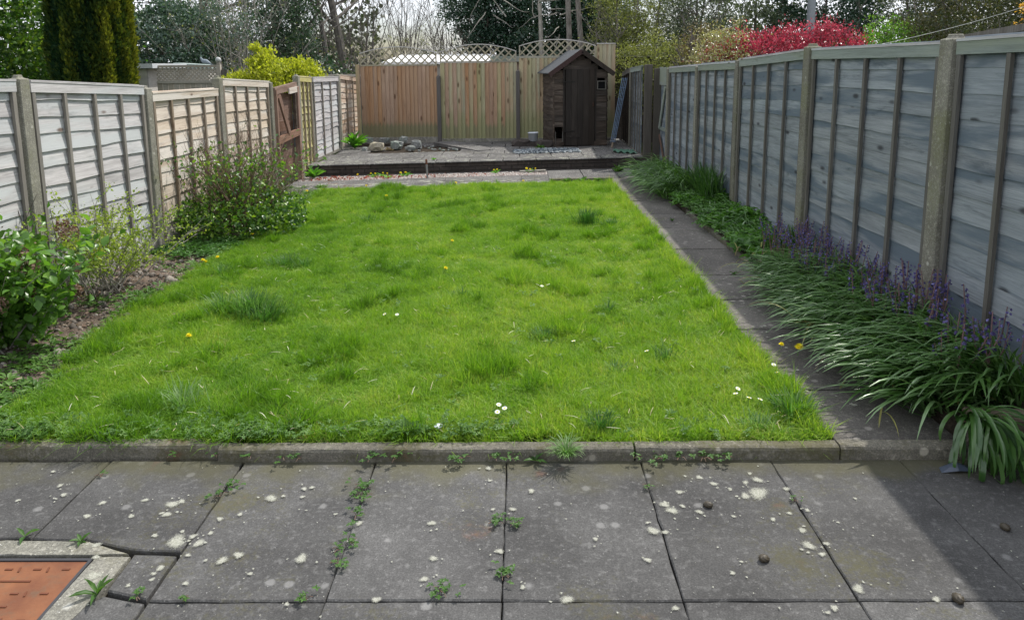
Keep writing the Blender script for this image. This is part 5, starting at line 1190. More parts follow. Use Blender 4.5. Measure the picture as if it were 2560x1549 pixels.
# weeds at far ends
for x, y, z, L_, lab in ((1.75, 12.75, G(12.7), .16, 'fern like weed at the foot of the brick wall on the right'), (2.0, 12.3, G(12.3), .14, 'weeds spreading over the far end of the side path'), (1.0, 11.55, G(11.5), .12, 'ivy weed in front of the corner kerb stone'), (.75, 11.5, G(11.5), .10, 'dark ivy leaves at the left of the corner kerb stone'), (1.25, 11.56, G(11.5), .10, 'small weed at the right end of the corner kerb stone'), (.42, 14.75, TZ, .12, 'dark green weed beside the stones left of the shed'), (1.78, 8.35, G(8.3), .05, 'tiny weed on the far part of the side path'), (1.83, 6.05, G(6), .045, 'small weed in the joint of the side path near the bluebells')):
    rosette_plant(x, y, z, 26 if L_ > .06 else 10, L_, .45, lab, WEEDM if L_ < .1 else HYDL, 'weed', .3, (.2, 1.1))

# ================================================================ shrubs
def bez(p, d, L, bend, k=6, jit=.02):
    pts = [Vector(p)]; d = Vector(d).normalized(); s = L / k
    for i in range(k):
        d = (d + Vector((rnd.gauss(0, jit), rnd.gauss(0, jit), rnd.gauss(0, jit))) + Vector(bend) / k).normalized(); pts.append(pts[-1] + d * s)
    return pts
# hydrangea at the left front edge
hy = empty('hydrangea', (-3.42, 4.5, .0)); tag(hy, 'leafy hydrangea with brown dead flower heads at the left edge', 'hydrangea')
HL = [many('_leaf', LEAF6_V, LEAF6_F, np.zeros((1, 3)), np.eye(3)[None], np.array([[.072, .088, .09]]), np.array([v]), HYDL, smooth=True) for v in (.05, .3, .5, .7, .95)]
m = MB(); tips = []
for i in range(34):
    a = rnd.uniform(0, 6.28); sp = rnd.uniform(.1, .75); p = Vector((rnd.gauss(0, .08), rnd.gauss(0, .12), 0))
    pts = bez(p, (math.cos(a) * sp, math.sin(a) * sp * 1.2, 1), rnd.uniform(.45, .98), (math.cos(a) * .3, math.sin(a) * .3, 0), 7, .06)
    m.tube(pts, [.006 - .0006 * k for k in range(8)], 5); tips.append(pts)
m.build('stems', B_PALE, hy)
cnt = 0
for pts in tips:
    for k in range(2, 8):
        for _ in range(2 if k < 6 else 3):
            if cnt >= 480: break
            p = pts[k] + Vector((rnd.gauss(0, .02), rnd.gauss(0, .02), rnd.gauss(0, .02))); a = rnd.uniform(0, 6.28); e = rnd.uniform(-.3, .7)
            o = inst_of(HL[rnd.randrange(5)], 'leaf', hy, p, (e, rnd.gauss(0, .35), a), [rnd.uniform(.55, 1.1)] * 3)
            cnt += 1
            if cnt > 300: bpy.data.objects.remove(o); cnt = 481
        if cnt > 480: break
# the rest of the small inner leaves as one part
P_ = []; 
for pts in tips:
    for k in range(1, 8):
        for _ in range(12): P_.append(pts[k] + Vector((rnd.gauss(0, .055), rnd.gauss(0, .055), rnd.gauss(0, .05))))
P_ = np.array([tuple(p) for p in P_]); n = len(P_); d = randdir(n, .2); s = rng.uniform(.04, .085, n)
o = many('inner_leaves', LEAF6_V, LEAF6_F, P_, basis(d, randdir(n, 1.2)), np.stack([s * .85, s, s], 1), np.clip(rng.normal(.45, .3, n), 0, 1), HYDL, hy, True); tag(o, kind='stuff')
DHEAD = leafmat('dead_flower_petal', [(.10, .055, .04), (.2, .12, .095), (.34, .24, .2)], .15, .8, .1)
for (x, y, z, r_) in ((.20, .1, .62, .085), (.06, -.05, .80, .07), (.36, .28, .70, .07), (-.05, -.35, .28, .10), (.13, -.3, .25, .08), (.42, .2, .48, .06), (.02, .2, .45, .07), (-.25, .1, .85, .08), (.3, -.1, .40, .05), (.40, -.2, .60, .07), (.30, -.38, .42, .07), (.52, .02, .38, .06), (.2, -.42, .72, .06), (.45, .1, .78, .06)):
    n = 110; q = randdir(n, .25); pos = q * rng.uniform(.6, 1, n)[:, None] * r_ * np.array([[1, 1, .75]])
    o = many('dead_flower_head', LEAF2_V, LEAF2_F, pos, basis(randdir(n), q), rng.uniform(.012, .026, n), rng.random(n), DHEAD, hy); o.location = (x, y, z); tag(o, kind='stuff')

def twiggy(name, x, y, z, n, L, spread, stem_mat, leaf_mat, nleaf, lsz, label, cat, yscale=1.0, leafzone=(.25, 1.0), fork=3, seed=0, group=None, lowleaf=0, tintm=.5, r0=.006, bend=.25, el6=True):
    rnd.seed(seed); t = empty(name, (x, y, z)); tag(t, label, cat, group); m = MB(); pool = []
    for i in range(n):
        a = rnd.uniform(0, 6.28); sp = spread * math.sqrt(rnd.random()); p = Vector((rnd.gauss(0, .07), rnd.gauss(0, .07), 0))
        dr = (math.cos(a) * sp, math.sin(a) * sp * yscale, 1); LL_ = L * rnd.uniform(.6, 1.05)
        pts = bez(p, dr, LL_, (math.cos(a) * bend * .4, math.sin(a) * bend * .4, bend * .3), 7, .09); m.tube(pts, [r0 * (1 - .11 * k) for k in range(8)], 4, cap=False); pool += pts[2:]
        for f_i in range(fork):
            k = rnd.randint(2, 6); q = bez(pts[k], (Vector(pts[k] - pts[k - 1]).normalized() + Vector((rnd.gauss(0, .5), rnd.gauss(0, .5), rnd.gauss(.1, .3)))), LL_ * rnd.uniform(.2, .45), (0, 0, .2), 5, .12)
            m.tube(q, [r0 * .45 * (1 - .13 * j) for j in range(6)], 3, cap=False); pool += q[1:]
            for _ in range(1):
                k2 = rnd.randint(1, 4); q2 = bez(q[k2], (Vector(q[k2] - q[k2 - 1]).normalized() + Vector((rnd.gauss(0, .6), rnd.gauss(0, .6), rnd.gauss(.1, .3)))), LL_ * .15, (0, 0, .2), 3, .1)
                m.tube(q2, [r0 * .28, r0 * .22, r0 * .15, r0 * .1], 3, cap=False); pool += q2[1:]
    m.build('stems', stem_mat, t)
    P_ = np.array([tuple(p) for p in pool]); zmax = P_[:, 2].max(); w_ = np.where((P_[:, 2] > leafzone[0] * zmax) & (P_[:, 2] < leafzone[1] * zmax), 1.0, .05); w_ /= w_.sum()
    ii = rng.choice(len(P_), nleaf, p=w_); Q = P_[ii] + rng.normal(0, lsz * .55, (nleaf, 3))
    if lowleaf:
        aa = rng.uniform(0, 6.28, lowleaf); rr = rng.uniform(.05, 1, lowleaf) ** .5 * L * .62; Q = np.concatenate([Q, np.stack([rr * np.cos(aa), rr * np.sin(aa) * yscale, rng.uniform(.02, .52, lowleaf) * L * (1.0 - .8 * rr / L)], 1)])
    n2 = len(Q); s = lsz * rng.uniform(.5, 1.2, n2)
    o = many('leaves', LEAF6_V if el6 else LEAF2_V, LEAF6_F if el6 else LEAF2_F, Q, basis(randdir(n2, .3), randdir(n2, .9)), np.stack([s * .75, s, s], 1), np.clip(rng.normal(tintm, .28, n2), 0, 1), leaf_mat, t, el6); tag(o, kind='stuff')
    return t
AZL = leafmat('azalea_leaf', [(.13, .19, .03), (.24, .33, .045), (.4, .46, .09)], .35, .5, .3)
twiggy('azalea', -3.38, 5.7, .0, 40, .86, 1.0, B_PALE, AZL, 5200, .027, 'twiggy azalea bush with small yellow green leaves before the grey panels', 'shrub', 1.2, (.2, 1), 5, 3)
MIXL = leafmat('shrub_leaf', [(.025, .08, .016), (.075, .17, .026), (.26, .40, .04)], .35, .35, .55)
twiggy('bare_stemmed_shrub', -3.14, 8.0, .0, 90, 1.16, .80, B_RED, MIXL, 1500, .050, 'round half leafed shrub with bare brown twigs on top before the cream fence', 'shrub', 1.0, (.25, .68), 5, 5, lowleaf=4600, tintm=.48, r0=.0065)
twiggy('small_grey_shrub', -2.95, 8.75, .0, 30, .62, .8, B_PALE, AZL, 900, .014, 'fine grey green twiggy bush at the right side of the big shrub', 'shrub', 1.0, (.1, 1), 5, 6, tintm=.35)
twiggy('bare_bush', -3.25, 9.1, .0, 60, 1.0, .45, B_RED, MIXL, 60, .02, 'bare reddish twig bush in front of the brown gate', 'shrub', 1.0, (.1, 1), 6, 8, r0=.004)
twiggy('rose_canes', -3.6, 5.2, .0, 4, 1.15, .12, B_DARK, MIXL, 30, .02, 'thin dark bare canes at the left edge against the grey fence', 'canes', 1.0, (.3, 1), 0, 9, r0=.007, bend=.05)
n = 240; aa = rng.uniform(0, 6.28, n); rr = np.sqrt(rng.random(n)) * .42
o = scatter('shrub_foot_weeds', CC, np.stack([-3.22 + rr * np.cos(aa) * .9, 7.15 + rr * np.sin(aa), np.full(n, .015)], 1), np.stack([rng.normal(0, .2, n), rng.normal(0, .2, n), rng.uniform(0, 6.28, n)], 1), np.ones((n, 3)) * .42, rng.integers(0, 8, n), np.clip(rng.normal(.15, .15, n), 0, 1)); tag(o, 'dark feathery ground weeds in front of the big shrub', 'weeds', kind='stuff')

# ================================================================ trees and hedges behind the fences
def crown(name, c, rad, nclump, per, lsz, mat, parent=None, cl=.35, shell=.55, tint=.5, tvar=.22, sq=1.0, up=.3, el6=False, gap=0.0, asp=.7, bottom=-1.0, seed=None):
    """leaf mass: clumps spread in an ellipsoid with gaps between"""
    q = randdir(nclump); q = q[q[:, 2] > bottom]; nc = len(q)
    r = rng.random(nc) ** (1 / 3) * (1 - shell) + shell; r *= 1 + rng.normal(0, .09, nc)
    C_ = q * r[:, None] * np.array(rad)[None]
    sz = cl * rng.uniform(.55, 1.3, nc)
    k = rng.poisson(per, nc) + 3; I = np.repeat(np.arange(nc), k); n = len(I)
    g = rng.normal(0, 1, (n, 3)) * np.array([[1, 1, .65]]) * .5
    P_ = C_[I] + g * sz[I][:, None]
    out = P_ / np.array(rad)[None]; out /= np.linalg.norm(out, axis=1, keepdims=True) + 1e-6
    ct = rng.normal(0, .16, nc); tt = np.clip(tint + ct[I] + rng.normal(0, tvar, n), 0, 1); s = lsz * rng.uniform(.55, 1.25, n)
    o = many(name, LEAF6_V if el6 else LEAF2_V, LEAF6_F if el6 else LEAF2_F, P_ + np.array(c)[None], basis(randdir(n, up, out, .4), randdir(n, .6, out, .5)), np.stack([s * asp, s, s], 1), tt, mat, parent); tag(o, kind='stuff'); return o
def limbs(t, mat, base, h, r0, lean=(0, 0), nb=10, blen=.45, twig=0, rise=.6, seed=0, start=.35, sub=3, wob=.04, twr=.012):
    rr = random.Random(seed); rnd.seed(seed); m = MB(); tw = MB(); tips = []
    pts = bez(base, (lean[0], lean[1], 1), h, (0, 0, .1), 10, wob); m.tube(pts, [r0 * (1 - .075 * k) for k in range(11)], 8)
    for i in range(nb):
        k = rr.uniform(start, .98) * 10; k0 = int(k); p = pts[k0].lerp(pts[min(10, k0 + 1)], k - k0); a = rr.uniform(0, 6.28); L = h * blen * (1.15 - k / 10) * rr.uniform(.7, 1.2)
        q = bez(p, (math.cos(a), math.sin(a), rise), L, (0, 0, .5), 7, .12); rb = r0 * .38 * (1.1 - k / 14); m.tube(q, [rb * (1 - .12 * j) for j in range(8)], 5, cap=False); tips += q[2:]
        for j in range(sub):
            k2 = rr.randint(1, 6); q2 = bez(q[k2], (q[k2] - q[k2 - 1]).normalized() + Vector((rr.gauss(0, .6), rr.gauss(0, .6), rr.gauss(.2, .3))), L * rr.uniform(.3, .6), (0, 0, .3), 5, .14)
            m.tube(q2, [rb * .42 * (1 - .15 * x) for x in range(6)], 4, cap=False); tips += q2[1:]
            for _ in range(twig):
                k3 = rr.randint(1, 5); q3 = bez(q2[k3], (q2[k3] - q2[k3 - 1]).normalized() + Vector((rr.gauss(0, .7), rr.gauss(0, .7), rr.gauss(.2, .4))), L * rr.uniform(.12, .34), (0, 0, .35), 4, .16)
                tw.tube(q3, [twr, twr * .8, twr * .6, twr * .4, twr * .25], 3, cap=False); tips.append(q3[-1])
                if rr.random() < .6:
                    q4 = bez(q3[2], (q3[2] - q3[1]).normalized() + Vector((rr.gauss(0, .7), rr.gauss(0, .7), rr.gauss(.2, .4))), L * rr.uniform(.08, .2), (0, 0, .3), 3, .15); tw.tube(q4, [twr * .6, twr * .5, twr * .35, twr * .2], 3, cap=False)
    m.build('trunk', mat, t)
    if tw.v: o = tw.build('twigs', mat, t); tag(o, kind='stuff')
    return tips
LFG = leafmat('far_left_leaf', [(.03, .08, .015), (.07, .16, .022), (.2, .28, .03)], .4, .4, .4)
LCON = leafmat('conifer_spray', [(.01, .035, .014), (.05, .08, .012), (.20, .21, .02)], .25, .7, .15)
LLAU = leafmat('laurel_leaf', [(.02, .05, .035), (.05, .10, .068), (.14, .2, .155)], .2, .3, .6)
LIVY = leafmat('ivy_leaf', [(.015, .045, .022), (.035, .075, .035), (.08, .12, .07)], .2, .35, .5)
LEVG = leafmat('evergreen_leaf', [(.015, .045, .028), (.035, .08, .05), (.09, .15, .10)], .25, .3, .6)
LOLV = leafmat('olive_leaf', [(.07, .085, .02), (.14, .16, .045), (.3, .31, .13)], .4, .45, .4)
LEUC = leafmat('grey_green_leaf', [(.06, .085, .06), (.12, .15, .11), (.26, .3, .24)], .35, .45, .4)
LYEL = leafmat('yellow_green_leaf', [(.16, .20, .02), (.34, .37, .03), (.56, .57, .08)], .4, .5, .3)
LRED = leafmat('red_photinia_leaf', [(.08, .03, .03), (.36, .035, .075), (.60, .12, .17)], .3, .3, .6, tcol=(1.3, .7, .8))
LBRZ = leafmat('bronze_leaf', [(.07, .055, .03), (.15, .11, .055), (.30, .23, .13)], .3, .35, .6)
LCRM = leafmat('cream_green_leaf', [(.08, .085, .03), (.19, .18, .075), (.42, .40, .25)], .3, .3, .7)
LGRN = leafmat('fresh_green_leaf', [(.05, .13, .015), (.10, .23, .025), (.21, .36, .05)], .4, .5, .3)
LDRK = leafmat('dark_mixed_leaf', [(.025, .035, .012), (.06, .07, .025), (.13, .11, .05)], .3, .4, .45)
LORG = leafmat('orange_blossom', [(.35, .16, .03), (.6, .33, .07), (.7, .5, .2)], .3, .6, .2)
GB = -.3
# far left broadleaf tree
t = empty('broadleaf_tree', (-9.9, 13.2, GB)); tag(t, 'mid green leafy tree at the far left edge beyond the fence', 'tree')
limbs(t, B_DARK, (0, 0, 0), 3.8, .12, nb=12, seed=1)
crown('crown', (.1, 0, 3.0), (2.0, 1.9, 2.2), 620, 70, .085, LFG, t, .42, .3, tint=.4)
crown('low_twigs', (.3, -.6, 1.7), (1.5, 1.2, .8), 80, 40, .05, LFG, t, .4, .4, tint=.7)
# columnar conifer
t = empty('conifer', (-6.37, 11.0, GB)); tag(t, 'tall dark columnar conifer with its sunlit flank coloured golden beyond the left fence', 'conifer')
m = MB(); m.tube([(0, 0, 0), (0, 0, 2), (0, 0, 5.6)], [.34, .37, .1], 12); m.build('trunk', flat('conifer_inner', (.018, .022, .01), .9), t)
nn = 74000; a = rng.uniform(0, 6.28, nn); zz = rng.uniform(.6, 5.6, nn)
rid = .5 + .35 * np.sin(a * 7 + 1.6 * np.sin(zz * 1.3) + .8 * np.sin(zz * 3.1)) + .25 * np.sin(a * 13 + zz * 2.3 + 1.3 * np.sin(zz * 2)); rid2 = .5 + .5 * np.sin(a * 17 - zz * 1.1 + 2 * np.sin(a * 3)); lump = .5 + .5 * np.sin(zz * 9 + 6 * np.sin(a * 9))
R0 = .74 - .10 * np.abs(zz - 2.4) ** 1.0 * .4 - np.clip(zz - 4, 0, 9) * .18 - np.clip(1.6 - zz, 0, 2) * .12; rr = R0 * .76 * (.80 + .17 * rid + .06 * rid2 + .07 * lump) - np.abs(rng.normal(0, .035, nn))
P_ = np.stack([rr * np.cos(a), rr * np.sin(a), zz], 1); P_ += rng.normal(0, .012, P_.shape); outv = np.stack([np.cos(a), np.sin(a), np.zeros(nn)], 1)
s = rng.uniform(.05, .085, nn); tt = np.clip(  .28 + .60 * (rid - .45) + .15 * (lump - .5) + .28 * np.cos(a - .3) + rng.normal(0, .16, nn), 0, 1)  # cosine term paints the sunlit flank into the tint
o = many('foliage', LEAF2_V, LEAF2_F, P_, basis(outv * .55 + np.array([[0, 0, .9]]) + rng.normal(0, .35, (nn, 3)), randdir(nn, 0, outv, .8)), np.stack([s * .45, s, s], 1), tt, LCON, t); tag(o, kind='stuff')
# laurel
t = empty('laurel', (-9.6, 20.0, GB)); tag(t, 'blue green glossy laurel behind the neighbour shed', 'shrub')
limbs(t, B_DARK, (0, 0, 0), 2.6, .1, nb=8, seed=2)
crown('crown', (0, 0, 2.4), (1.5, 1.2, 1.45), 240, 80, .12, LLAU, t, .36, .6, tint=.5, asp=.45)
crown('upper_crown', (.9, .3, 3.1), (1.2, 1.0, .9), 80, 40, .09, LLAU, t, .4, .5, tint=.55, asp=.45)
# cedar with layered branches in the far left
t = empty('cedar', (-15.0, 34, GB)); tag(t, 'tall dark cedar with level branches far behind the laurel', 'tree')
tips = limbs(t, B_DARK, (0, 0, 0), 11, .3, nb=46, blen=.40, rise=.06, seed=3, start=.25, sub=4, twig=3, twr=.02)
Q = np.array([tuple(p) for p in tips]); ii = rng.integers(0, len(Q), 5000); n = 5000
o = many('needles', LEAF2_V, LEAF2_F, Q[ii] + rng.normal(0, .16, (n, 3)) * np.array([[1, 1, .35]]), basis(randdir(n, .3), randdir(n, 1)), rng.uniform(.05, .12, n), rng.random(n), LIVY, t); tag(o, kind='stuff')
# multi stem thickets
def thicket(x, y, n, h, spread, label, seed, mat=B_PALE, budm=None, nb=0, r0=.028, z=GB, twig=2, fork=6, group='bare trees behind the fences'):
    rnd.seed(seed); t = empty('bare_tree', (x, y, z)); tag(t, label, 'bare tree', group); m = MB(); tw = MB(); tips = []
    for i in range(n):
        a = rnd.uniform(0, 6.28); sp = spread * rnd.random() ** .7
        pts = bez((rnd.gauss(0, .15), rnd.gauss(0, .15), 0), (math.cos(a) * sp, math.sin(a) * sp, 1), h * rnd.uniform(.65, 1.05), (0, 0, .25), 9, .07); m.tube(pts, [r0 * (1 - .09 * k) for k in range(10)], 5, cap=False)
        for f_i in range(fork):
            k = rnd.randint(2, 8); q = bez(pts[k], (pts[k] - pts[k - 1]).normalized() + Vector((rnd.gauss(0, .5), rnd.gauss(0, .5), rnd.gauss(.1, .3))), h * rnd.uniform(.15, .35), (0, 0, .3), 6, .12)
            m.tube(q, [r0 * .42 * (1 - .13 * j) for j in range(7)], 4, cap=False)
            for _ in range(twig):
                k2 = rnd.randint(1, 5); q2 = bez(q[k2], (q[k2] - q[k2 - 1]).normalized() + Vector((rnd.gauss(0, .7), rnd.gauss(0, .7), rnd.gauss(.15, .4))), h * rnd.uniform(.06, .16), (0, 0, .3), 4, .15)
                tw.tube(q2, [r0 * .22, r0 * .18, r0 * .14, r0 * .1, r0 * .06], 3, cap=False); tips += q2[1:]
                for __ in range(2):
                    k3 = rnd.randint(1, 3); q3 = bez(q2[k3], (q2[k3] - q2[k3 - 1]).normalized() + Vector((rnd.gauss(0, .8), rnd.gauss(0, .8), rnd.gauss(.15, .4))), h * rnd.uniform(.03, .09), (0, 0, .2), 3, .15); tw.tube(q3, [r0 * .14, r0 * .11, r0 * .08, r0 * .05], 3, cap=False); tips += q3[1:]
    m.build('trunk', mat, t); o = tw.build('twigs', mat, t); tag(o, kind='stuff')
    if budm and nb:
        Q = np.array([tuple(p) for p in tips]); ii = rng.integers(0, len(Q), nb)
        o = many('buds', LEAF2_V, LEAF2_F, Q[ii] + rng.normal(0, .03, (nb, 3)), basis(randdir(nb), randdir(nb)), rng.uniform(.025, .06, nb), rng.random(nb), budm, t); tag(o, kind='stuff')
thicket(-8.0, 20.5, 26, 4.6, .75, 'fan of thin pale bare stems right of the ball topped fence post', 11, r0=.02, budm=LOLV, nb=900)
thicket(-9.6, 25, 20, 6.5, .55, 'bare twiggy tree behind the laurel', 12, r0=.03, budm=LOLV, nb=900)
thicket(-8.6, 30, 22, 8, .4, 'bare tree left of the ivy covered trees', 13, mat=B_GREY, r0=.035, budm=LIVY, nb=1600)
thicket(-11.5, 27, 18, 7, .5, 'bare tree farther left behind the laurel', 14, mat=B_GREY, r0=.03, budm=LOLV, nb=800)
thicket(-6.6, 31, 14, 7, .35, 'slender bare tree left of the middle sky gap', 15, mat=B_GREY, r0=.035)
thicket(-4.9, 33, 16, 7.0, .35, 'bare tree at the left of the middle sky gap', 16, mat=B_GREY, r0=.03, budm=LIVY, nb=500)
thicket(-3.2, 35, 16, 6.2, .42, 'bare spreading tree in the middle sky gap', 17, mat=B_GREY, r0=.032, budm=LOLV, nb=500)
thicket(-1.6, 33, 14, 6.0, .45, 'bare tree at the right of the middle sky gap', 18, mat=B_GREY, r0=.03, budm=LOLV, nb=400)
thicket(-5.8, 26, 24, 3.2, .6, 'low bare undergrowth behind the left end of the back fence', 19, mat=B_GREY, r0=.016, budm=LOLV, nb=700)
thicket(-3.5, 27, 24, 3.4, .7, 'low bare undergrowth behind the first lattice', 20, mat=B_GREY, r0=.016, budm=LOLV, nb=900)
thicket(-1.2, 26, 24, 3.4, .7, 'low bare undergrowth behind the second lattice', 23, mat=B_GREY, r0=.016, budm=LIVY, nb=900)
# ivy covered leaning trees
for i, (x, y, h, ln, r_, iv, lab) in enumerate(((-8.9, 27, 9, (.02, 0), .2, 1, 'dark ivy covered tree left of the leaning trunks'), (-7.0, 26, 9, (-.23, 0), .13, 1, 'ivy trunk leaning left behind the yellow green shrub'), (-6.75, 27, 9, (-.17, 0), .12, 0, 'slim pale trunk leaning left beside the ivy trunk'), (-6.4, 28, 10, (-.09, 0), .2, 0, 'thick grey trunk leaning slightly left at the edge of the sky gap'))):
    t = empty('leaning_tree', (x, y, GB)); tag(t, lab, 'tree', 'leaning trunks behind the left fence')
    limbs(t, B_GREY, (0, 0, 0), h, r_, ln, nb=10, seed=30 + i, start=.35, sub=3, twig=2, wob=.02)
    if iv: crown('ivy', (ln[0] * 3.5, 0, 3.3), (.75 if i else 1.5, .8, 3.0), 230 if i == 0 else 120, 38, .085, LIVY, t, .42, .35, tint=.4, asp=.9)
crown_t = empty('holly', (-8.3, 25, GB)); tag(crown_t, 'dark bushy evergreen between the bare trees on the left', 'tree'); limbs(crown_t, B_DARK, (0, 0, 0), 3.6, .1, nb=6, seed=40)
crown('crown', (0, 0, 2.8), (1.3, 1.2, 1.7), 150, 40, .08, LIVY, crown_t, .45, .5, tint=.35, asp=.8)
# yellow green shrub over the left fence
t = empty('golden_shrub', (-4.75, 14.6, GB)); tag(t, 'bright yellow green shrub rising behind the brown gate', 'shrub'); limbs(t, B_PALE, (0, 0, 0), 1.9, .04, nb=10, seed=41, blen=.5)
crown('crown', (-.15, 0, 1.75), (.72, .6, .42), 120, 60, .08, LYEL, t, .22, .55, tint=.5, asp=.4, up=.8)
crown('top_spray', (-.35, 0, 2.15), (.18, .2, .42), 34, 50, .08, LYEL, t, .14, .3, tint=.55, asp=.4, up=.9)
crown('right_spray', (.36, .1, 1.95), (.32, .3, .26), 44, 50, .08, LYEL, t, .18, .3, tint=.5, asp=.4, up=.8)
crown('left_spray', (-.8, 0, 1.72), (.35, .3, .22), 30, 40, .08, LYEL, t, .16, .3, tint=.5, asp=.4, up=.8)
# big dark evergreen group behind the back fence
for i, (x, y, rx, rz, zc, nc, lab) in enumerate(((-1.0, 24.5, 1.5, 2.0, 4.4, 190, 'left dark green evergreen behind the second lattice'), (.9, 24, 1.9, 2.6, 3.9, 300, 'broad dark evergreen behind the third lattice'), (2.6, 25, 1.3, 2.3, 4.2, 150, 'dark evergreen behind the shed'))):
    t = empty('evergreen_tree', (x, y, GB)); tag(t, lab, 'tree', 'dark evergreens behind the back fence')
    tips = limbs(t, B_DARK, (0, 0, 0), zc + 1.4, .16, nb=16, seed=50 + i, blen=.38, sub=3, twig=3, rise=.3, start=.25)
    crown('crown', (0, 0, zc), (rx, 1.4, rz), int(nc * 1.7), 70, .105, LEVG, t, .38, .25, tint=.4, asp=.5)
t = empty('pale_branches', (.6, 22.4, GB)); tag(t, 'pale sunlit bare branches hanging in front of the dark evergreen', 'bare tree'); rnd.seed(60); m = MB()
for i in range(26):
    p = (rnd.uniform(-1.9, 2.6), rnd.gauss(0, .4), rnd.uniform(1.8, 4.5)); m.tube(bez(p, (rnd.gauss(0, .8), rnd.gauss(0, .3), rnd.gauss(.1, .8)), rnd.uniform(.7, 1.8), (rnd.gauss(0, .6), 0, -.4), 9, .16), [.02, .018, .017, .015, .013, .011, .009, .007, .005, .003], 4, cap=False)
m.tube([(0, 0, 0), (.1, 0, 2), (0, 0, 5)], [.1, .08, .04], 7); m.build('branches', B_PALE, t)
for i, (x, lab) in enumerate(((1.55, 'left of two straight trunks above the shed'), (1.95, 'right of two straight trunks above the shed'))):
    t = empty('slim_tree', (x, 21.5, GB)); tag(t, lab, 'tree trunk', 'straight trunks above the shed'); m = MB(); m.tube(bez((0, 0, 0), (0, 0, 1), 6.5, (0, 0, 0), 8, .015), [.09, .088, .085, .08, .078, .075, .07, .065, .06], 8); m.build('trunk', B_GREY, t)
# light olive / grey green trees right of centre
def mixtree(x, y, h, rx, zc, rz, mat, nc, per, lsz, lab, seed, tint=.5, name='light_tree', asp=.4, bm=B_GREY, sh_=.1, group='light leaved trees behind the right fence', nb=14):
    t = empty(name, (x, y, GB)); tag(t, lab, 'tree', group); limbs(t, bm, (0, 0, 0), h, .06, nb=nb, seed=seed, blen=.4, sub=4, twig=4, rise=.7, start=.2)
    crown('crown', (0, 0, zc), (rx, rx * .8, rz), int(nc * 1.6), per * 2.0, lsz * 1.25, mat, t, .34, sh_, tint=tint, asp=asp); return t
mixtree(3.0, 21, 5, .95, 3.1, 1.7, LOLV, 110, 26, .06, 'olive yellow leafed tree right above the shed', 61, .45)
mixtree(4.0, 22.5, 5.6, 1.1, 3.5, 2.2, LEUC, 105, 24, .065, 'pale grey green tree in front of bright sky', 62, .6)
mixtree(3.6, 19.2, 2.6, 1.25, 1.9, .85, LOLV, 120, 26, .055, 'low shiny leafed shrub behind the fence corner', 63, .6, name='shiny_shrub')
mixtree(5.3, 21.5, 5.8, 1.2, 3.9, 2.0, LEUC, 95, 24, .075, 'loose tree with sky showing through left of the red hedge', 64, .3)
mixtree(4.4, 18.2, 3.0, .45, 2.1, 1.0, LBRZ, 55, 30, .05, 'narrow red brown leafed shrub near the fence corner', 65, .5, name='bronze_shrub')
mixtree(7.2, 23, 6, 1.3, 4.4, 2.2, LEUC, 110, 24, .075, 'grey green eucalyptus like tree above the red hedge', 66, .4)
mixtree(9.4, 23, 6, 1.6, 3.9, 2.4, LEVG, 210, 34, .085, 'dark glossy evergreen above the right end of the red hedge', 67, .45, asp=.5, sh_=.35)
mixtree(12.3, 23, 7, 1.9, 4.2, 2.8, LEUC, 190, 30, .085, 'silvery green tree behind the bright green bush', 68, .5)
mixtree(6.3, 27, 7, 1.6, 4.6, 2.6, LDRK, 150, 26, .08, 'dark thin tree behind the loose trees', 69, .5)
mixtree(15, 24, 7, 2.6, 4.0, 3.0, LEVG, 250, 34, .09, 'deep green tree far behind the bright green bush', 70, .4, asp=.5, sh_=.4)
mixtree(8.4, 14.0, 4.2, 1.15, 2.8, 1.7, LDRK, 170, 34, .05, 'dark olive tree behind the middle of the right fence', 71, .5, sh_=.25)
mixtree(9.9, 13.5, 4.6, 1.3, 3.0, 2.0, LDRK, 200, 34, .05, 'dark brown green tree near the right edge of the photo', 72, .35, sh_=.3)
mixtree(8.0, 11.0, 4.0, 1.1, 2.7, 1.6, LDRK, 170, 34, .045, 'very dark shrub tree at the top right corner', 73, .2, sh_=.35)
mixtree(9.0, 12.0, 3.0, .7, 2.0, .9, LOLV, 60, 28, .045, 'small olive shrub poking above the right fence', 74, .6)
# bushes right behind the fence
t = empty('mottled_bush', (3.55, 12.9, GB)); tag(t, 'mottled brown and green bush leaning over the right fence', 'bush'); limbs(t, B_DARK, (0, 0, 0), 1.8, .05, nb=8, seed=80)
crown('crown', (0, 0, 1.95), (.50, .5, .72), 150, 46, .05, LCRM, t, .24, .6, tint=.6, asp=.5); crown('dark_inside', (-.05, -.15, 1.5), (.6, .5, .55), 90, 40, .05, LIVY, t, .24, .5, tint=.4, asp=.5)
t = empty('red_hedge', (4.92, 13.2, GB)); tag(t, 'bright red leafed photinia hedge showing above the right fence', 'hedge'); limbs(t, B_DARK, (0, 0, 0), 2.0, .06, nb=10, seed=81)
for (cx_, zc, rx, rz, nc) in ((-1.15, 1.94, .5, .6, 110), (-.74, 1.98, .58, .62, 150), (-.05, 2.0, .66, .66, 180), (.62, 2.04, .60, .70, 180)):
    crown('crown', (cx_, 0, zc), (rx, .7, rz), nc, 52, .062, LRED, t, .20, .62, tint=.52, tvar=.36, asp=.36, up=.7)
rosette_plant(2.95, 14.9, 1.55, 22, .13, .3, 'single red leaf spray poking over the fence near the corner', LRED, 'red shoot', .6, (.3, 1.3), 'red_shoot')
t = empty('green_bush', (7.35, 14.6, GB)); tag(t, 'bright fresh green bush right of the red hedge', 'bush'); limbs(t, B_DARK, (0, 0, 0), 2.2, .05, nb=8, seed=82)
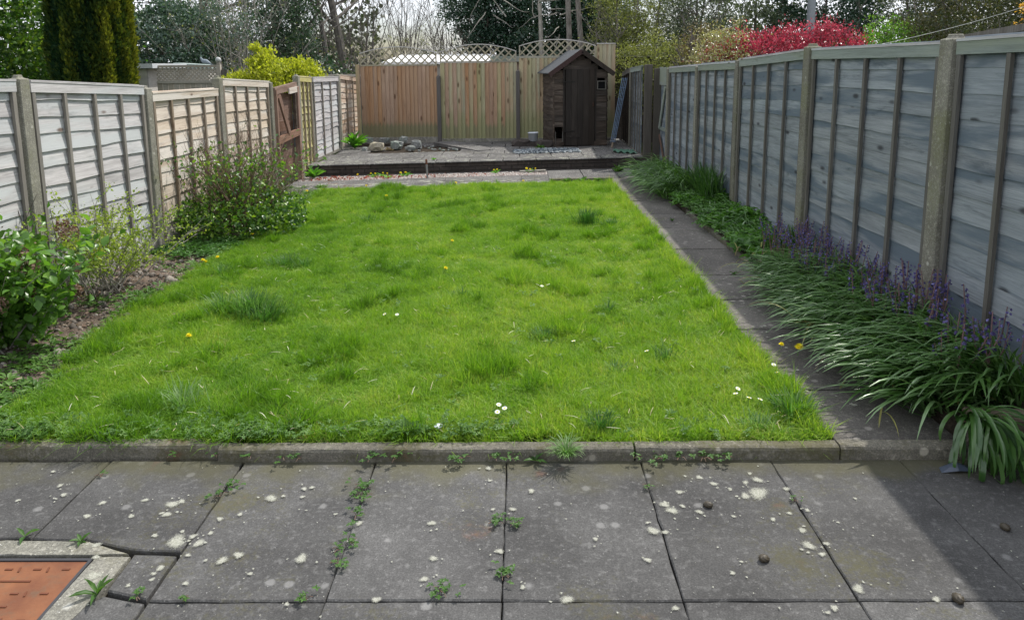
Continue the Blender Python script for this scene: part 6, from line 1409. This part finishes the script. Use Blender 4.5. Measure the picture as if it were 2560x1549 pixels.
crown('crown', (0, 0, 2.2), (.62, .5, .75), 110, 46, .05, LGRN, t, .24, .5, tint=.5, asp=.6); crown('lower_crown', (.1, 0, 1.7), (.8, .5, .5), 80, 40, .05, LOLV, t, .22, .5, tint=.6, asp=.6)
t = empty('orange_bush', (5.75, 8.1, GB)); tag(t, 'orange yellow blossom spray at the right edge of the photo', 'bush'); limbs(t, B_DARK, (0, 0, 0), 2.4, .03, nb=6, seed=83)
crown('crown', (0, 0, 2.45), (.24, .25, .42), 40, 30, .035, LORG, t, .12, .4, tint=.5, asp=.7)
# far wooded backdrop, one mass
BGM = leafmat('far_wood_leaf', [(.02, .035, .018), (.05, .065, .035), (.1, .11, .07)], .2, .6, .2)
n = 26000; X = rng.uniform(-34, 40, n); Yv = rng.uniform(42, 50, n); top = 2.6 + 1.1 * np.sin(X * .5) + .7 * np.sin(X * 1.3 + 1) + .4 * np.sin(X * 3.1); top = np.where((X > -9) & (X < -1), 2.3, top + 1.5); Z = rng.random(n) ** .8 * top + GB
o = many('distant_woods', LEAF2_V, LEAF2_F, np.stack([X, Yv, Z], 1), basis(randdir(n, .4), randdir(n, .6)), rng.uniform(.15, .4, n), rng.random(n), BGM); tag(o, 'hazy dark woodland low along the skyline', 'woods', kind='stuff')
# undergrowth behind the fences so no bare ground line shows
for (x0, x1, y0, y1, h_, mat, nm, lab, n) in ((-16, -4.6, 22, 26, 1.9, LIVY, 'left_undergrowth', 'dark undergrowth behind the left gardens', 9000), (-4.5, 3, 22, 24, 1.9, LIVY, 'back_undergrowth', 'dark undergrowth behind the back fence', 6000), (3, 20, 18, 23, 2.0, LDRK, 'right_undergrowth', 'mixed undergrowth behind the right gardens', 12000), (-11.8, -8.2, 11.8, 13, 1.5, LIVY, 'left_hedge_bottom', 'dark shady hedge bottom beyond the left fence', 3500)):
    X = rng.uniform(x0, x1, n); Yv = rng.uniform(y0, y1, n); top = h_ * (1 + .22 * np.sin(X * 1.7) + .15 * np.sin(X * 4.1 + 1)); Z = rng.random(n) ** .7 * top + GB
    o = many(nm, LEAF2_V, LEAF2_F, np.stack([X, Yv, Z], 1), basis(randdir(n, .4), randdir(n, .6)), rng.uniform(.06, .13, n), rng.random(n), mat); tag(o, lab, 'undergrowth', kind='stuff')

# ================================================================ neighbours' structures
NW = wood('neighbour_shed_wood', [(.3, .28, .26), (.45, .43, .4), (.55, .53, .5)], 'x', .15, .2)
t = empty('neighbour_shed', (-9.6, 15.9, GB)); tag(t, 'grey neighbour shed with flat pale roof behind the conifer', 'shed')
for i in range(11):
    if 5 < i < 9:
        m = MB(); m.box(0, .35, 0, .02, i * .19, i * .19 + .186); m.build('board', NW, t); m = MB(); m.box(1.35, 1.5, 0, .02, i * .19, i * .19 + .186); m.build('board', NW, t)
    else: m = MB(); m.box(0, 1.5, rnd.uniform(0, .004), .02, i * .19, i * .19 + .186); m.build('board', NW, t)
m = MB(); m.box(.35, 1.35, .03, .05, 1.14, 1.71); m.build('window', flat('dark_opening', (.02, .018, .018), .3), t)
m = MB(); m.box(0, 1.5, .06, 1.6, 0, 2.09); m.build('body', NW, t)
m = MB(); m.box(-.15, 1.72, -.15, 1.8, 2.1, 2.2); m.build('roof', flat('pale_roof', (.5, .52, .54), .6, var=.2), t)
# lattice fence with ball finial
t = empty('trellis_fence', (-7.93, 16.0, GB - .09), R(0)); tag(t, 'taupe painted fence with lattice top and ball finial beyond the left fence', 'fence')
for i in range(11): m = MB(); m.box(i * .121, i * .121 + .112, 0, .016, 0, 1.86); m.build('board', W_GREYF, t)
m = MB(); m.box(0, 1.34, -.02, .03, 1.86, 1.92); m.build('rail', W_GREYF, t); m = MB(); m.box(-.02, 1.34, -.02, .03, 2.20, 2.25); m.build('rail', W_GREYF, t)
for sgn in (1, -1):
    x = -.30
    while x < 1.62:
        pts = [(x + sgn * q, 1.92 + q) for q in np.linspace(0, .28, 30) if 0 < x + sgn * q < 1.33]
        if len(pts) > 3: m = MB(); m.beam((pts[0][0], 0, pts[0][1]), (pts[-1][0], 0, pts[-1][1]), .007, .030, up=(-sgn, 0, 1)); m.build('lath', W_GREYF, t).location = (0, -.004 * sgn, 0)
        x += .088
m = MB(); m.box(1.335, 1.42, -.04, .05, 0, 2.26); m.lathe([(.02, 0), (.045, .01), (.045, .02), (.02, .035)], 12, (1.378, 0, 2.262)); m.build('post', W_GREYF, t)
m = MB(); m.lathe([(0, 0), (.04, .012), (.058, .045), (.062, .065), (.055, .095), (.03, .12), (0, .126)], 16, (1.378, 0, 2.29)); m.build('ball_finial', flat('pale_grey_paint', (.42, .43, .43), .5), t, True)
m = MB(); m.box(1.43, 1.55, 0, .1, 0, 2.15); m.build('dark_post', W_BLUEZ, t)
t = empty('pigeon_roof', (-8.1, 17.4, .9)); 
m = MB(); m.add([(-.1, 0, 1.02), (.75, 0, .96), (.75, .6, .96), (-.1, .6, 1.02), (-.1, 0, .9), (.75, 0, .86), (.75, .6, .86), (-.1, .6, .9)], [(0, 1, 2, 3), (0, 4, 5, 1), (1, 5, 6, 2)]); m.build('roof', flat('pale_green_roof', (.35, .42, .4), .6), t); m = MB(); m.box(0, .7, .05, .55, -1.3, .86); m.build('body', NW, t); tag(t, 'low pale green roof just behind the lattice topped fence', 'outbuilding')
# pigeon
t = empty('pigeon', (-7.47, 17.5, 1.90)); tag(t, 'grey pigeon sitting on the roof behind the lattice fence', 'pigeon')
pm2 = MB(); pm2.tube([(-.13, 0, -.02), (-.08, 0, .015), (-.02, 0, .04), (.05, 0, .055), (.085, 0, .08), (.10, 0, .115), (.115, 0, .135), (.13, 0, .13)][::-1], [.004, .020, .024, .034, .052, .056, .034, .012], 10); 
pm2.v = [(-x, y, z) for x, y, z in pm2.v]; pm2.build('body', flat('pigeon_grey', (.20, .24, .28), .6, var=.25), t, True)
m = MB(); m.tube([(.12, .0, -.03), (.2, 0, -.045)], [.02, .012], 6); m.build('tail', flat('pigeon_tail', (.1, .12, .14), .6), t)
m = MB(); m.tube([(-.128, 0, .13), (-.150, 0, .124)], [.005, .001], 5); m.build('beak', flat('beak_grey', (.05, .05, .05), .5), t)
# slatted fence and dark fence farther back
t = empty('slat_fence', (-7.75, 18.4, GB)); tag(t, 'thin upright slat fence between the lattice fence and the golden shrub', 'fence')
for i in range(22): m = MB(); m.box(i * .085, i * .085 + .05, 0, .015, 0, 1.98 - i * .012); m.build('slat', W_OLD, t)
t = empty('dark_fence', (-6.0, 19.2, GB)); tag(t, 'dark blue painted fence behind the golden shrub', 'fence')
for i in range(4): m = MB(); m.box(i * .62, i * .62 + .60, 0, .02, 0, 1.84); m.build('panel', W_DARKF, t); m = MB(); m.box(i * .62 + .60, i * .62 + .62, -.01, .03, 0, 1.84); m.build('batten', W_DARKF, t)
m = MB(); m.box(0, 2.5, -.015, .035, 1.842, 1.90); m.build('rail', W_GREYF, t)
# garage roofs behind the back fence
t = empty('garage', (-3.5, 18.6, GB)); tag(t, 'white corrugated garage roof seen through the first lattice', 'garage')
WR = flat('white_roof_sheet', (.72, .72, .72), .5, var=.1)
m = MB(); k = 44; vs = []
for i in range(k + 1):
    x = i * 2.75 / k; dz = .018 * (i % 2) + .0
    vs += [(x, 0, 2.19 + dz), (x, 3.2, 2.42 + dz), (x, 3.2, 2.38 + dz), (x, 0, 2.13 + dz)]
m.add(vs, [(i * 4 + j, (i + 1) * 4 + j, (i + 1) * 4 + (j + 1) % 4, i * 4 + (j + 1) % 4) for i in range(k) for j in range(4)]); m.build('roof', WR, t)
m = MB(); m.box(.1, 2.65, .12, 3.0, 0, 2.12); m.build('wall', flat('grey_render', (.3, .29, .27), .9, var=.2), t)
t = empty('grey_outbuilding', (-.6, 19.0, GB)); tag(t, 'low grey roofed outbuilding behind the second and third lattice', 'outbuilding')
m = MB(); m.box(0, 2.7, 0, 2.5, 0, 2.18); m.build('wall', flat('brown_render', (.22, .17, .14), .9, var=.25), t)
m = MB(); m.box(-.12, 2.8, -.12, 2.6, 2.182, 2.33); m.build('roof', C_ROCK, t)
t = empty('hedge_wall', (2.2, 19.6, GB)); tag(t, 'ivy covered wall with a pale coping right of the shed', 'wall'); m = MB(); m.box(0, 2.0, 0, .2, 0, 2.28); m.build('wall', C_BRICK, t); m = MB(); m.box(-.03, 2.03, -.05, .25, 2.283, 2.32); m.build('coping', C_GRAV, t)
crown('ivy', (1.0, -.1, 1.7), (1.2, .12, .6), 90, 30, .06, LOLV, t, .25, .1, tint=.45)
# utility pole and washing line
t = empty('utility_pole', (8.45, 21.6, GB)); tag(t, 'grey utility pole standing behind the red hedge', 'pole'); m = MB(); m.tube([(0, 0, 0), (0, 0, 7.5)], [.13, .10], 12); m.build('pole', flat('grey_pole', (.25, .27, .29), .7, var=.2), t)
m = MB(); m.box(-.5, .5, -.05, .05, 7.0, 7.1); m.build('crossarm', B_DARK, t)
m = MB(); ps = [Vector((2.70, 6.68, 1.85)).lerp(Vector((5.9, 8.2, 2.50)), k / 14) + Vector((0, 0, -.05 * math.sin(math.pi * k / 14))) for k in range(15)]
m.tube(ps, .0022, 5); tag(m.build('washing_line', flat('pale_cord', (.45, .46, .45), .6)), 'thin pale washing line running from the square post to the right', 'line')
m = MB(); m.beam((2.76, 4.75, 1.93), (2.95, 3.95, 2.02), .05, .04); m.beam((2.86, 4.35, 0), (2.86, 4.35, 1.95), .05, .05); tag(m.build('neighbour_rail', W_BLUEZ), 'grey neighbour rail just behind the nearest right post', 'rail')
for y in (7.0,):
    pass
print('objects', len(bpy.data.objects), 'tris', sum(len(p.vertices) - 2 for o in SC.objects if o.type == 'MESH' for p in []) )
